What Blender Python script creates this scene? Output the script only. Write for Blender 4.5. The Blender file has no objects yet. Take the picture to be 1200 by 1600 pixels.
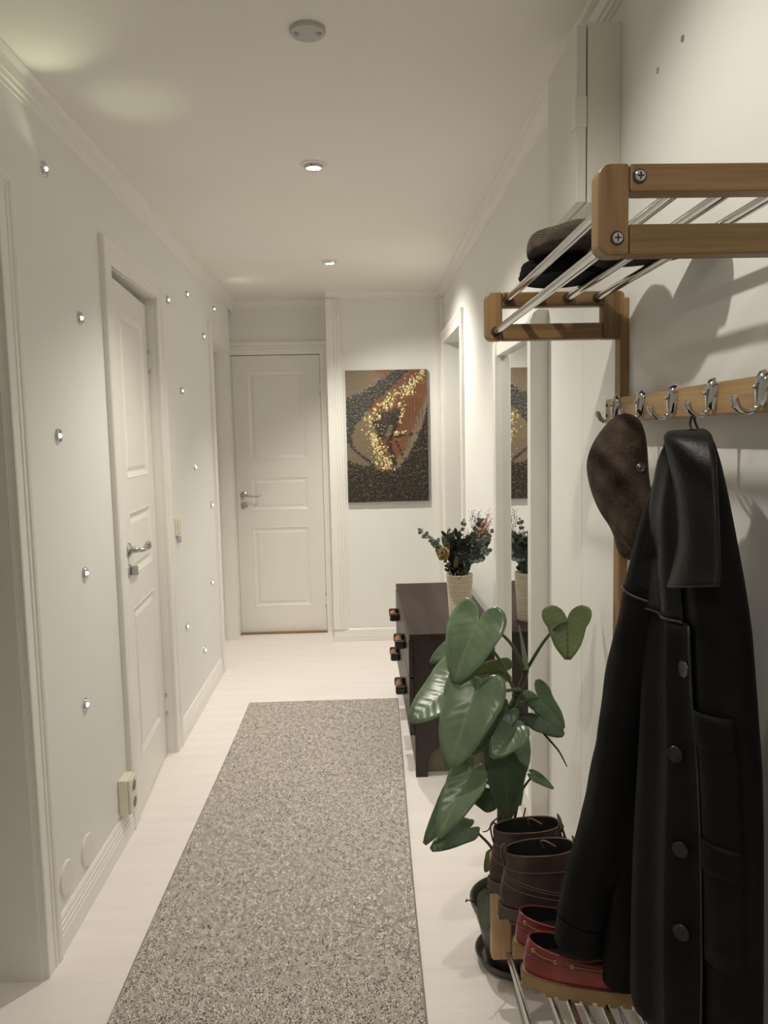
import bpy, bmesh, math, random
from mathutils import Vector, Matrix, Quaternion, noise
random.seed(7)
SC = bpy.context.scene
COL = SC.collection
PI = math.pi

# ------------------------------------------------------------------ camera, world, exposure
cd = bpy.data.cameras.new('camera'); CAM = bpy.data.objects.new('camera', cd); COL.objects.link(CAM)
cd.sensor_fit = 'AUTO'; cd.sensor_width = 36.0; cd.lens = 27.0; cd.clip_start = 0.02
CAM.matrix_world = Matrix(((0.99920062, 0.02401399, -0.03196018, 0.0),
                           (-0.03411134, 0.09527649, -0.99486623, 0.0),
                           (-0.02084565, 0.99516115, 0.09601948, 1.37), (0, 0, 0, 1)))
SC.camera = CAM
W = bpy.data.worlds.new('world'); SC.world = W; W.use_nodes = True
W.node_tree.nodes['Background'].inputs[0].default_value = (0.55, 0.6, 0.7, 1)
W.node_tree.nodes['Background'].inputs[1].default_value = 0.02
SC.view_settings.view_transform = 'Standard'; SC.view_settings.look = 'None'
SC.view_settings.gamma = 1.0; SC.view_settings.use_curve_mapping = False
SC.view_settings.exposure = 0.11
try:
    SC.cycles.max_bounces = 10; SC.cycles.diffuse_bounces = 8; SC.cycles.glossy_bounces = 5
    SC.cycles.sample_clamp_indirect = 4.0; SC.cycles.blur_glossy = 0.5
except Exception:
    pass
WARM = (1.0, 0.945, 0.83); COOL = (0.86, 0.93, 1.0)
SPOT_W = 58.0          # each recessed ceiling spotlight
LED_W = 0.10           # each little wall light

# ------------------------------------------------------------------ materials
MATS = {}
def _new(name):
    m = bpy.data.materials.new(name); m.use_nodes = True
    nt = m.node_tree; b = nt.nodes['Principled BSDF']
    MATS[name] = m
    return m, nt, b
def _link(nt, a, b): nt.links.new(a, b)
def _node(nt, t, **kw):
    n = nt.nodes.new(t)
    for k, v in kw.items(): setattr(n, k, v)
    return n
def mat(name, col, rough=0.5, metal=0.0, var=0.0, scale=8.0, stretch=(1, 1, 1), bump=0.0, bscale=60.0, spec=0.5, detail=4, coat=0.0, sheen=0.0, coords='Object'):
    m, nt, b = _new(name)
    b.inputs['Base Color'].default_value = (*col, 1); b.inputs['Roughness'].default_value = rough
    b.inputs['Metallic'].default_value = metal; b.inputs['Specular IOR Level'].default_value = spec
    if coat: b.inputs['Coat Weight'].default_value = coat; b.inputs['Coat Roughness'].default_value = 0.15
    if sheen: b.inputs['Sheen Weight'].default_value = sheen
    tc = _node(nt, 'ShaderNodeTexCoord')
    if var:
        mp = _node(nt, 'ShaderNodeMapping'); mp.inputs['Scale'].default_value = stretch
        _link(nt, tc.outputs[coords], mp.inputs[0])
        nz = _node(nt, 'ShaderNodeTexNoise'); nz.inputs['Scale'].default_value = scale; nz.inputs['Detail'].default_value = detail
        _link(nt, mp.outputs[0], nz.inputs['Vector'])
        cr = _node(nt, 'ShaderNodeValToRGB')
        cr.color_ramp.elements[0].position = 0.3; cr.color_ramp.elements[1].position = 0.7
        cr.color_ramp.elements[0].color = (*[max(0, c * (1 - var)) for c in col], 1)
        cr.color_ramp.elements[1].color = (*[min(1, c * (1 + var)) for c in col], 1)
        _link(nt, nz.outputs['Fac'], cr.inputs[0]); _link(nt, cr.outputs[0], b.inputs['Base Color'])
    if bump:
        n2 = _node(nt, 'ShaderNodeTexNoise'); n2.inputs['Scale'].default_value = bscale; n2.inputs['Detail'].default_value = 5
        _link(nt, tc.outputs[coords], n2.inputs['Vector'])
        bp = _node(nt, 'ShaderNodeBump'); bp.inputs['Strength'].default_value = bump; bp.inputs['Distance'].default_value = 0.002
        _link(nt, n2.outputs['Fac'], bp.inputs['Height']); _link(nt, bp.outputs[0], b.inputs['Normal'])
    return m
def wood(name, dark, light, axis, rough=0.42, scale=1.0, bump=0.15, spec=0.5):
    m, nt, b = _new(name)
    b.inputs['Roughness'].default_value = rough; b.inputs['Specular IOR Level'].default_value = spec
    tc = _node(nt, 'ShaderNodeTexCoord'); mp = _node(nt, 'ShaderNodeMapping')
    s = [34 * scale] * 3; s['XYZ'.index(axis)] = 1.6 * scale; mp.inputs['Scale'].default_value = s
    _link(nt, tc.outputs['Object'], mp.inputs[0])
    n1 = _node(nt, 'ShaderNodeTexNoise'); n1.inputs['Scale'].default_value = 1.0; n1.inputs['Detail'].default_value = 6; n1.inputs['Distortion'].default_value = 0.6
    _link(nt, mp.outputs[0], n1.inputs['Vector'])
    mp2 = _node(nt, 'ShaderNodeMapping'); s2 = [220 * scale] * 3; s2['XYZ'.index(axis)] = 9 * scale; mp2.inputs['Scale'].default_value = s2
    _link(nt, tc.outputs['Object'], mp2.inputs[0])
    n2 = _node(nt, 'ShaderNodeTexNoise'); n2.inputs['Scale'].default_value = 1.0; n2.inputs['Detail'].default_value = 2
    _link(nt, mp2.outputs[0], n2.inputs['Vector'])
    ad = _node(nt, 'ShaderNodeMath', operation='MULTIPLY_ADD'); ad.inputs[1].default_value = 0.35
    _link(nt, n2.outputs['Fac'], ad.inputs[0]); _link(nt, n1.outputs['Fac'], ad.inputs[2])
    cr = _node(nt, 'ShaderNodeValToRGB'); cr.color_ramp.elements[0].position = 0.45; cr.color_ramp.elements[1].position = 0.88
    cr.color_ramp.elements[0].color = (*dark, 1); cr.color_ramp.elements[1].color = (*light, 1)
    _link(nt, ad.outputs[0], cr.inputs[0]); _link(nt, cr.outputs[0], b.inputs['Base Color'])
    bp = _node(nt, 'ShaderNodeBump'); bp.inputs['Strength'].default_value = bump; bp.inputs['Distance'].default_value = 0.001
    _link(nt, ad.outputs[0], bp.inputs['Height']); _link(nt, bp.outputs[0], b.inputs['Normal'])
    return m
def tweed(name, dark, light, sc=260.0):
    m, nt, b = _new(name); b.inputs['Roughness'].default_value = 0.95; b.inputs['Specular IOR Level'].default_value = 0.1
    b.inputs['Sheen Weight'].default_value = 0.05
    tc = _node(nt, 'ShaderNodeTexCoord')
    sep = _node(nt, 'ShaderNodeSeparateXYZ'); _link(nt, tc.outputs['UV'], sep.inputs[0])
    # herringbone: zig-zag diagonal lines from the two cloth directions
    zig = _node(nt, 'ShaderNodeMath', operation='PINGPONG'); zig.inputs[1].default_value = 0.0075
    _link(nt, sep.outputs['X'], zig.inputs[0])
    ad = _node(nt, 'ShaderNodeMath', operation='ADD'); _link(nt, zig.outputs[0], ad.inputs[0]); _link(nt, sep.outputs['Y'], ad.inputs[1])
    mu = _node(nt, 'ShaderNodeMath', operation='MULTIPLY'); mu.inputs[1].default_value = 2 * PI / 0.0038; _link(nt, ad.outputs[0], mu.inputs[0])
    sn = _node(nt, 'ShaderNodeMath', operation='SINE'); _link(nt, mu.outputs[0], sn.inputs[0])
    nz = _node(nt, 'ShaderNodeTexNoise'); nz.inputs['Scale'].default_value = sc * 2; _link(nt, tc.outputs['Object'], nz.inputs['Vector'])
    nl = _node(nt, 'ShaderNodeTexNoise'); nl.inputs['Scale'].default_value = 26.0; _link(nt, tc.outputs['Object'], nl.inputs['Vector'])
    a2 = _node(nt, 'ShaderNodeMath', operation='MULTIPLY_ADD'); a2.inputs[1].default_value = 0.26; _link(nt, sn.outputs[0], a2.inputs[0]); _link(nt, nz.outputs['Fac'], a2.inputs[2])
    a3 = _node(nt, 'ShaderNodeMath', operation='MULTIPLY_ADD'); a3.inputs[1].default_value = 0.8; _link(nt, nl.outputs['Fac'], a3.inputs[0]); _link(nt, a2.outputs[0], a3.inputs[2])
    cr = _node(nt, 'ShaderNodeValToRGB'); cr.color_ramp.elements[0].position = 0.62; cr.color_ramp.elements[1].position = 1.25 / 1.0 if False else 1.0
    cr.color_ramp.elements[0].color = (*dark, 1); cr.color_ramp.elements[1].color = (*light, 1)
    sb = _node(nt, 'ShaderNodeMath', operation='SUBTRACT'); sb.inputs[1].default_value = 0.12; _link(nt, a3.outputs[0], sb.inputs[0])
    _link(nt, sb.outputs[0], cr.inputs[0]); _link(nt, cr.outputs[0], b.inputs['Base Color'])
    bp = _node(nt, 'ShaderNodeBump'); bp.inputs['Strength'].default_value = 0.35; bp.inputs['Distance'].default_value = 0.001
    _link(nt, a2.outputs[0], bp.inputs['Height']); _link(nt, bp.outputs[0], b.inputs['Normal'])
    return m
def leafmat(name, base, vein, rough=0.3):
    m, nt, b = _new(name); b.inputs['Roughness'].default_value = rough
    tc = _node(nt, 'ShaderNodeTexCoord'); sep = _node(nt, 'ShaderNodeSeparateXYZ'); _link(nt, tc.outputs['UV'], sep.inputs[0])
    av = _node(nt, 'ShaderNodeMath', operation='ABSOLUTE'); _link(nt, sep.outputs['Y'], av.inputs[0])
    mid = _node(nt, 'ShaderNodeMapRange'); mid.inputs[1].default_value = 0.015; mid.inputs[2].default_value = 0.045; mid.inputs[3].default_value = 1; mid.inputs[4].default_value = 0
    _link(nt, av.outputs[0], mid.inputs[0])
    s1 = _node(nt, 'ShaderNodeMath', operation='MULTIPLY_ADD'); s1.inputs[1].default_value = -0.55; _link(nt, av.outputs[0], s1.inputs[0]); _link(nt, sep.outputs['X'], s1.inputs[2])
    mu = _node(nt, 'ShaderNodeMath', operation='MULTIPLY'); mu.inputs[1].default_value = 2 * PI * 7; _link(nt, s1.outputs[0], mu.inputs[0])
    sn = _node(nt, 'ShaderNodeMath', operation='SINE'); _link(nt, mu.outputs[0], sn.inputs[0])
    sv = _node(nt, 'ShaderNodeMapRange'); sv.inputs[1].default_value = 0.88; sv.inputs[2].default_value = 1.0; sv.inputs[3].default_value = 0; sv.inputs[4].default_value = 0.18
    _link(nt, sn.outputs[0], sv.inputs[0])
    mx = _node(nt, 'ShaderNodeMath', operation='MAXIMUM'); _link(nt, mid.outputs[0], mx.inputs[0]); _link(nt, sv.outputs[0], mx.inputs[1])
    nz = _node(nt, 'ShaderNodeTexNoise'); nz.inputs['Scale'].default_value = 18; _link(nt, tc.outputs['Object'], nz.inputs['Vector'])
    cr = _node(nt, 'ShaderNodeValToRGB'); cr.color_ramp.elements[0].position = 0.3; cr.color_ramp.elements[1].position = 0.75
    cr.color_ramp.elements[0].color = (*[c * 0.8 for c in base], 1); cr.color_ramp.elements[1].color = (*[c * 1.2 for c in base], 1)
    _link(nt, nz.outputs['Fac'], cr.inputs[0])
    mixn = _node(nt, 'ShaderNodeMix', data_type='RGBA'); _link(nt, mx.outputs[0], mixn.inputs['Factor'])
    _link(nt, cr.outputs[0], mixn.inputs['A']); mixn.inputs['B'].default_value = (*vein, 1)
    _link(nt, mixn.outputs['Result'], b.inputs['Base Color'])
    bp = _node(nt, 'ShaderNodeBump'); bp.inputs['Strength'].default_value = 0.08; bp.inputs['Distance'].default_value = 0.002; bp.invert = True
    _link(nt, sn.outputs[0], bp.inputs['Height']); _link(nt, bp.outputs[0], b.inputs['Normal'])
    return m
def emit(name, col, strength):
    m, nt, b = _new(name)
    b.inputs['Base Color'].default_value = (0.9, 0.9, 0.9, 1)
    b.inputs['Emission Color'].default_value = (*col, 1); b.inputs['Emission Strength'].default_value = strength
    return m

WALL = mat('white_wall_paint', (0.81, 0.805, 0.785), 0.55, var=0.012, scale=3, bump=0.04, bscale=180, spec=0.35)
CEIL = mat('white_ceiling_paint', (0.84, 0.815, 0.765), 0.7, var=0.01, scale=2, bump=0.03, bscale=220, spec=0.3)
TRIM = mat('white_gloss_trim_paint', (0.83, 0.815, 0.775), 0.3, var=0.006, scale=12, stretch=(1, 1, .3), bump=0.02, bscale=30)
DOORM = mat('white_door_paint', (0.81, 0.795, 0.755), 0.33, var=0.01, scale=9, bump=0.02, bscale=60)
FLOORM = mat('whitewashed_floorboard', (0.865, 0.81, 0.795), 0.30, var=0.03, scale=2.2, stretch=(1.2, 9, 1), bump=0.03, bscale=35, spec=0.45)
FLOORG = mat('floor_joint', (0.7, 0.66, 0.63), 0.7)
OAK_X = wood('oiled_oak_along_x', (0.125, 0.068, 0.026), (0.31, 0.185, 0.077), 'X')
OAK_Y = wood('oiled_oak_along_y', (0.25, 0.148, 0.062), (0.50, 0.325, 0.15), 'Y')
OAK_Z = wood('oiled_oak_along_z', (0.135, 0.073, 0.028), (0.325, 0.195, 0.082), 'Z')
OAK_P = wood('pale_oak_along_z', (0.36, 0.22, 0.1), (0.6, 0.4, 0.21), 'Z')
CHROME = mat('chrome', (0.62, 0.63, 0.64), 0.10, 1.0)
STEEL = mat('brushed_steel', (0.55, 0.55, 0.55), 0.28, 1.0, var=0.05, scale=30)
ZINC = mat('zinc_screw', (0.5, 0.51, 0.52), 0.38, 1.0)
SOCKR = mat('grey_socket_recess', (0.2, 0.185, 0.16), 0.6)
DARKSLOT = mat('dark_recess', (0.03, 0.028, 0.025), 0.8)
CHEST = wood('dark_stained_pine', (0.012, 0.007, 0.006), (0.036, 0.019, 0.015), 'Z', rough=0.42, scale=0.8, bump=0.3)
CHESTT = wood('dark_stained_pine_top', (0.02, 0.012, 0.010), (0.05, 0.029, 0.023), 'Y', rough=0.48, scale=0.6, bump=0.2, spec=0.2)
DOWEL = wood('red_brown_dowel', (0.19, 0.06, 0.025), (0.33, 0.12, 0.05), 'Y', rough=0.4)
BLACKWOOD = mat('black_lacquered_block', (0.012, 0.009, 0.008), 0.22, var=0.2, scale=20)
CERAM = mat('cream_ribbed_ceramic', (0.66, 0.6, 0.47), 0.38, var=0.03, scale=20)
LEATHER = mat('worn_black_leather', (0.0052, 0.0052, 0.0056), 0.44, var=0.5, scale=9, bump=0.3, bscale=170, spec=0.26)
LEATHERM = mat('matt_black_suede', (0.0042, 0.004, 0.004), 0.62, var=0.4, scale=8, bump=0.4, bscale=120, spec=0.15)
LEATHERE = mat('black_leather_piping', (0.012, 0.012, 0.0125), 0.4, var=0.3, scale=40, bump=0.2, bscale=200)
BUTTON = mat('black_horn_button', (0.006, 0.0055, 0.0055), 0.35, var=0.3, scale=60)
BOOTM = mat('dark_brown_leather', (0.058, 0.035, 0.028), 0.5, var=0.35, scale=22, bump=0.25, bscale=120)
BOOTLT = mat('brown_collar_leather', (0.075, 0.04, 0.028), 0.5, var=0.3, scale=25, bump=0.25, bscale=120)
BOOTSOLE = mat('grey_brown_rubber', (0.085, 0.07, 0.06), 0.7, var=0.15, scale=40, bump=0.2, bscale=90)
THREAD = mat('brown_thread', (0.17, 0.105, 0.08), 0.8)
REDM = mat('oxblood_leather', (0.21, 0.028, 0.024), 0.3, var=0.4, scale=14, bump=0.12, bscale=150, coat=0.15)
REDD = mat('shaded_oxblood_leather', (0.12, 0.018, 0.016), 0.36, var=0.3, scale=16, bump=0.15, bscale=150)  # darker copy of the oxblood, shade of the shoe front in its colour
TANSOLE = mat('tan_gum_rubber', (0.31, 0.195, 0.09), 0.6, var=0.15, scale=30, bump=0.15, bscale=80)
INSOLE = mat('brown_leather_insole', (0.10, 0.07, 0.065), 0.6, var=0.2, scale=20)
DARKLIN = mat('dark_shoe_lining', (0.012, 0.009, 0.008), 0.8)
LACE = mat('tan_leather_lace', (0.22, 0.12, 0.07), 0.6)
BRASS = mat('brass_eyelet', (0.6, 0.45, 0.25), 0.3, 1.0)
TWEED = tweed('brown_herringbone_tweed', (0.014, 0.009, 0.006), (0.135, 0.100, 0.076))
TWEED2 = tweed('grey_brown_tweed', (0.018, 0.013, 0.009), (0.125, 0.10, 0.078))
TWEED3 = tweed('dark_brown_tweed', (0.012, 0.008, 0.006), (0.055, 0.036, 0.026))
KNIT = mat('black_knit', (0.004, 0.004, 0.0045), 0.8, bump=0.5, bscale=200, spec=0.15)
LEAF = leafmat('philodendron_leaf', (0.155, 0.222, 0.13), (0.185, 0.255, 0.155), 0.24)
LEAFU = leafmat('leaf_underside', (0.15, 0.19, 0.08), (0.08, 0.11, 0.045), 0.45)
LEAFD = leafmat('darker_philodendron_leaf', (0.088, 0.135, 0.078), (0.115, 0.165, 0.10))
LEAFY = leafmat('yellowing_leaf', (0.13, 0.17, 0.05), (0.17, 0.2, 0.08), 0.4)
PETIOLE = mat('green_petiole', (0.05, 0.085, 0.025), 0.38, var=0.3, scale=30)
STEMM = mat('brown_green_stem', (0.055, 0.06, 0.03), 0.5, var=0.4, scale=30)
ROOTM = mat('brown_aerial_root', (0.05, 0.03, 0.022), 0.8)
POTM = mat('dark_grey_brown_pot', (0.082, 0.07, 0.062), 0.5, var=0.12, scale=8, bump=0.1, bscale=90)
SOIL = mat('dark_soil', (0.02, 0.014, 0.01), 0.95, var=0.5, scale=60, bump=1.0, bscale=80)
EUC = mat('dried_eucalyptus', (0.085, 0.11, 0.085), 0.65, var=0.25, scale=60)
EUCL = mat('pale_eucalyptus', (0.16, 0.19, 0.15), 0.65, var=0.25, scale=60)
DRIED = mat('dried_dark_leaf', (0.018, 0.018, 0.014), 0.6, var=0.4, scale=60)
DRYGREEN = mat('dried_green_leaf', (0.09, 0.10, 0.035), 0.6, var=0.25, scale=60)
PURPLE = mat('purple_berry', (0.045, 0.035, 0.05), 0.5, var=0.4, scale=120)
RUST = mat('rust_filler_flower', (0.28, 0.10, 0.05), 0.8, var=0.5, scale=120)
ROSE = mat('dried_yellow_rose', (0.46, 0.29, 0.10), 0.7, var=0.25, scale=90)
ROSE2 = mat('dried_cream_rose_heart', (0.52, 0.42, 0.25), 0.7, var=0.25, scale=90)
PLASTIC = mat('white_plastic', (0.74, 0.71, 0.6), 0.35)
PLASTICW = mat('white_cover_plastic', (0.78, 0.75, 0.7), 0.4)
GREYPL = mat('grey_white_plastic', (0.5, 0.48, 0.46), 0.45)
CABM = mat('white_painted_sheet_metal', (0.74, 0.72, 0.66), 0.4, var=0.01, scale=5)
MIRROR = mat('mirror_glass', (0.86, 0.87, 0.86), 0.01, 1.0)
BULB = emit('lit_lamp_face', (1.0, 0.93, 0.8), 30.0)
LEDM = emit('lit_led_lens', (0.95, 0.98, 1.0), 14.0)
THRESH = wood('oak_threshold', (0.2, 0.12, 0.05), (0.33, 0.2, 0.09), 'X')

# rug: black and cream woven yarns
def rugmat():
    m, nt, b = _new('woven_rug'); b.inputs['Roughness'].default_value = 0.95; b.inputs['Specular IOR Level'].default_value = 0.1
    tc = _node(nt, 'ShaderNodeTexCoord'); sep = _node(nt, 'ShaderNodeSeparateXYZ'); _link(nt, tc.outputs['Object'], sep.inputs[0])
    # plain weave: a checker of warp and weft floats, a third of the crossings swapped at random into longer dashes
    cell = _node(nt, 'ShaderNodeVectorMath', operation='DIVIDE'); cell.inputs[1].default_value = (0.0024, 0.0034, 1.0); _link(nt, tc.outputs['Object'], cell.inputs[0])
    fl_ = _node(nt, 'ShaderNodeVectorMath', operation='FLOOR'); _link(nt, cell.outputs[0], fl_.inputs[0])
    wn = _node(nt, 'ShaderNodeTexWhiteNoise', noise_dimensions='2D'); _link(nt, fl_.outputs[0], wn.inputs['Vector'])
    ck = _node(nt, 'ShaderNodeSeparateXYZ'); _link(nt, fl_.outputs[0], ck.inputs[0])
    su = _node(nt, 'ShaderNodeMath', operation='ADD'); _link(nt, ck.outputs[0], su.inputs[0]); _link(nt, ck.outputs[1], su.inputs[1])
    hv = _node(nt, 'ShaderNodeMath', operation='MULTIPLY'); hv.inputs[1].default_value = 0.5; _link(nt, su.outputs[0], hv.inputs[0])
    fr = _node(nt, 'ShaderNodeMath', operation='FRACT'); _link(nt, hv.outputs[0], fr.inputs[0])
    c2 = _node(nt, 'ShaderNodeMath', operation='MULTIPLY'); c2.inputs[1].default_value = 2.0; _link(nt, fr.outputs[0], c2.inputs[0])
    gt = _node(nt, 'ShaderNodeMath', operation='GREATER_THAN'); gt.inputs[1].default_value = 0.84; _link(nt, wn.outputs['Value'], gt.inputs[0])
    df = _node(nt, 'ShaderNodeMath', operation='SUBTRACT'); _link(nt, c2.outputs[0], df.inputs[0]); _link(nt, gt.outputs[0], df.inputs[1])
    p = _node(nt, 'ShaderNodeMath', operation='ABSOLUTE'); _link(nt, df.outputs[0], p.inputs[0])
    mp = _node(nt, 'ShaderNodeMapping'); mp.inputs['Scale'].default_value = (60, 34, 1); mp.inputs['Rotation'].default_value = (0, 0, 0.35)
    _link(nt, tc.outputs['Object'], mp.inputs[0])
    nz = _node(nt, 'ShaderNodeTexNoise'); nz.inputs['Scale'].default_value = 1.0; nz.inputs['Detail'].default_value = 3; _link(nt, mp.outputs[0], nz.inputs['Vector'])
    nf = _node(nt, 'ShaderNodeTexNoise'); nf.inputs['Scale'].default_value = 500; _link(nt, tc.outputs['Object'], nf.inputs['Vector'])
    n3_ = _node(nt, 'ShaderNodeMath', operation='MULTIPLY'); n3_.inputs[1].default_value = 0.34; _link(nt, nz.outputs['Fac'], n3_.inputs[0])
    a = _node(nt, 'ShaderNodeMath', operation='MULTIPLY_ADD'); a.inputs[1].default_value = 0.36; _link(nt, p.outputs[0], a.inputs[0]); _link(nt, n3_.outputs[0], a.inputs[2])
    a2 = _node(nt, 'ShaderNodeMath', operation='MULTIPLY_ADD'); a2.inputs[1].default_value = 0.3; _link(nt, nf.outputs['Fac'], a2.inputs[0]); _link(nt, a.outputs[0], a2.inputs[2])
    cr = _node(nt, 'ShaderNodeValToRGB'); cr.color_ramp.elements[0].position = 0.22; cr.color_ramp.elements[1].position = 0.76
    cr.color_ramp.elements[0].color = (0.035, 0.032, 0.038, 1); cr.color_ramp.elements[1].color = (0.80, 0.73, 0.66, 1)
    _link(nt, a2.outputs[0], cr.inputs[0]); _link(nt, cr.outputs[0], b.inputs['Base Color'])
    bp = _node(nt, 'ShaderNodeBump'); bp.inputs['Strength'].default_value = 0.5; bp.inputs['Distance'].default_value = 0.002
    _link(nt, p.outputs[0], bp.inputs['Height']); _link(nt, bp.outputs[0], b.inputs['Normal'])
    return m
RUGM = rugmat()
RUGE = mat('rug_binding', (0.27, 0.25, 0.22), 0.95, var=0.4, scale=300)
def paintmat():
    m, nt, b = _new('painted_canvas'); b.inputs['Roughness'].default_value = 0.5
    at = _node(nt, 'ShaderNodeVertexColor'); at.layer_name = 'paint'
    tc = _node(nt, 'ShaderNodeTexCoord'); nz = _node(nt, 'ShaderNodeTexNoise'); nz.inputs['Scale'].default_value = 130; nz.inputs['Detail'].default_value = 6
    _link(nt, tc.outputs['Object'], nz.inputs['Vector'])
    mr = _node(nt, 'ShaderNodeMapRange'); mr.inputs[1].default_value = 0.3; mr.inputs[2].default_value = 0.7; mr.inputs[3].default_value = 0.7; mr.inputs[4].default_value = 1.2
    _link(nt, nz.outputs['Fac'], mr.inputs[0])
    mx = _node(nt, 'ShaderNodeVectorMath', operation='SCALE'); _link(nt, at.outputs[0], mx.inputs[0]); _link(nt, mr.outputs[0], mx.inputs['Scale'])
    _link(nt, mx.outputs[0], b.inputs['Base Color'])
    bp = _node(nt, 'ShaderNodeBump'); bp.inputs['Strength'].default_value = 0.5; bp.inputs['Distance'].default_value = 0.003
    _link(nt, nz.outputs['Fac'], bp.inputs['Height']); _link(nt, bp.outputs[0], b.inputs['Normal'])
    return m
PAINT = paintmat()
GOLD = mat('gilded_relief', (0.70, 0.59, 0.33), 0.33, 0.75, var=0.5, scale=60, bump=0.4, bscale=150)

# ------------------------------------------------------------------ mesh helpers
class MB:
    def __init__(s): s.v = []; s.f = []; s.uv = {}
    def add(s, vs, fs):
        o = len(s.v); s.v += [tuple(p) for p in vs]; s.f += [tuple(i + o for i in f) for f in fs]; return s
    def box(s, x0, x1, y0, y1, z0, z1):
        vs = [(x, y, z) for z in (z0, z1) for y in (y0, y1) for x in (x0, x1)]
        return s.add(vs, [(0, 2, 3, 1), (4, 5, 7, 6), (0, 1, 5, 4), (2, 6, 7, 3), (0, 4, 6, 2), (1, 3, 7, 5)])
    def prism(s, prof, o, u, v, d):
        """2-D profile (a,b) placed at o + a*u + b*v, pushed along vector d"""
        o, u, v, d = Vector(o), Vector(u), Vector(v), Vector(d); n = len(prof)
        A = [o + u * a + v * b for a, b in prof]; B = [p + d for p in A]
        return s.add(A + B, [(i, (i + 1) % n, n + (i + 1) % n, n + i) for i in range(n)] + [tuple(range(n))[::-1], tuple(range(n, 2 * n))])
    def mitre(s, prof, pts, u, vs_):
        """profile swept through the corner points pts; at each point its own in-plane vector (mitred)"""
        n = len(prof); base = len(s.v); u = Vector(u)
        for p, v in zip(pts, vs_):
            p = Vector(p); v = Vector(v)
            s.v += [tuple(p + u * b + v * a) for a, b in prof]
        for k in range(len(pts) - 1):
            for i in range(n):
                a, b2 = base + k * n + i, base + k * n + (i + 1) % n
                s.f.append((a, b2, b2 + n, a + n))
        s.f.append(tuple(base + i for i in range(n))[::-1]); s.f.append(tuple(base + (len(pts) - 1) * n + i for i in range(n)))
        return s
    def tube(s, pts, r, n=8, cap=True, flat=None):
        pts = [Vector(p) for p in pts]; m = len(pts); rr = r if isinstance(r, (list, tuple)) else [r] * m
        base = len(s.v); up = None
        for i, p in enumerate(pts):
            t = (pts[min(i + 1, m - 1)] - pts[max(i - 1, 0)]); t = t.normalized() if t.length > 1e-9 else Vector((0, 0, 1))
            if up is None:
                up = Vector((0, 0, 1)) if abs(t.z) < 0.9 else Vector((1, 0, 0))
            a = t.cross(up); a = a.normalized() if a.length > 1e-6 else t.orthogonal().normalized(); b = a.cross(t); up = b
            for k in range(n):
                q = 2 * PI * k / n; s.v.append(tuple(p + a * (math.cos(q) * rr[i]) + b * (math.sin(q) * rr[i] * (flat or 1))))
        for i in range(m - 1):
            for k in range(n):
                A = base + i * n + k; B = base + i * n + (k + 1) % n; s.f.append((A, B, B + n, A + n))
        if cap:
            s.f.append(tuple(base + k for k in range(n))[::-1]); s.f.append(tuple(base + (m - 1) * n + k for k in range(n)))
        return s
    def cyl(s, a, b, r, n=16, r2=None): return s.tube([a, b], [r, r if r2 is None else r2], n)
    def lathe(s, prof, c=(0, 0, 0), axis=(0, 0, 1), n=28, close=True):
        c = Vector(c); ax = Vector(axis).normalized(); a = ax.orthogonal().normalized(); b = ax.cross(a); base = len(s.v); m = len(prof)
        for r, h in prof:
            for k in range(n):
                q = 2 * PI * k / n; s.v.append(tuple(c + ax * h + (a * math.cos(q) + b * math.sin(q)) * r))
        for i in range(m - 1):
            for k in range(n):
                A = base + i * n + k; B = base + i * n + (k + 1) % n; s.f.append((A, B, B + n, A + n))
        if close:
            s.f.append(tuple(base + k for k in range(n))[::-1]); s.f.append(tuple(base + (m - 1) * n + k for k in range(n)))
        return s
    def rings(s, rs, cap0=True, cap1=True):
        n = len(rs[0]); base = len(s.v)
        for r in rs: s.v += [tuple(p) for p in r]
        for i in range(len(rs) - 1):
            for k in range(n):
                A = base + i * n + k; B = base + i * n + (k + 1) % n; s.f.append((A, B, B + n, A + n))
        if cap0: s.f.append(tuple(base + k for k in range(n))[::-1])
        if cap1: s.f.append(tuple(base + (len(rs) - 1) * n + k for k in range(n)))
        return s
    def grid(s, rows):
        base = len(s.v); n = len(rows[0])
        for r in rows: s.v += [tuple(p) for p in r]
        for i in range(len(rows) - 1):
            for k in range(n - 1):
                A = base + i * n + k; s.f.append((A, A + 1, A + n + 1, A + n))
        return s
    def ball(s, c, r, n=8, m=5, sz=1.0):
        c = Vector(c); prof = [(max(1e-4, r * math.sin(PI * i / m)), -r * sz * math.cos(PI * i / m)) for i in range(m + 1)]
        return s.lathe(prof, c, (0, 0, 1), n, True)
    def build(s, name, m, parent=None, smooth=False, bevel=0.0, subsurf=0, solid=0.0, kind=None, uvs=None, segs=2, auto=None):
        me = bpy.data.meshes.new(name); me.from_pydata(s.v, [], s.f)
        bm = bmesh.new(); bm.from_mesh(me); bmesh.ops.recalc_face_normals(bm, faces=bm.faces[:])
        bm.to_mesh(me); bm.free()
        ms = m if isinstance(m, (list, tuple)) else [m]
        for q in ms: me.materials.append(q)
        if uvs:
            ul = me.uv_layers.new(name='UVMap')
            for lp in me.loops: ul.data[lp.index].uv = uvs[lp.vertex_index]
        if smooth:
            me.polygons.foreach_set('use_smooth', [True] * len(me.polygons))
            if auto is not None:
                me.set_sharp_from_angle(angle=math.radians(auto))
        o = bpy.data.objects.new(name, me); COL.objects.link(o)
        if parent is not None: o.parent = parent
        if bevel:
            b = o.modifiers.new('bevel', 'BEVEL'); b.width = bevel; b.segments = segs; b.limit_method = 'ANGLE'; b.angle_limit = math.radians(35)
        if solid:
            q = o.modifiers.new('thickness', 'SOLIDIFY'); q.thickness = solid; q.offset = 0
        if subsurf:
            q = o.modifiers.new('smooth', 'SUBSURF'); q.levels = subsurf; q.render_levels = subsurf
        if kind: o['kind'] = kind
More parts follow.
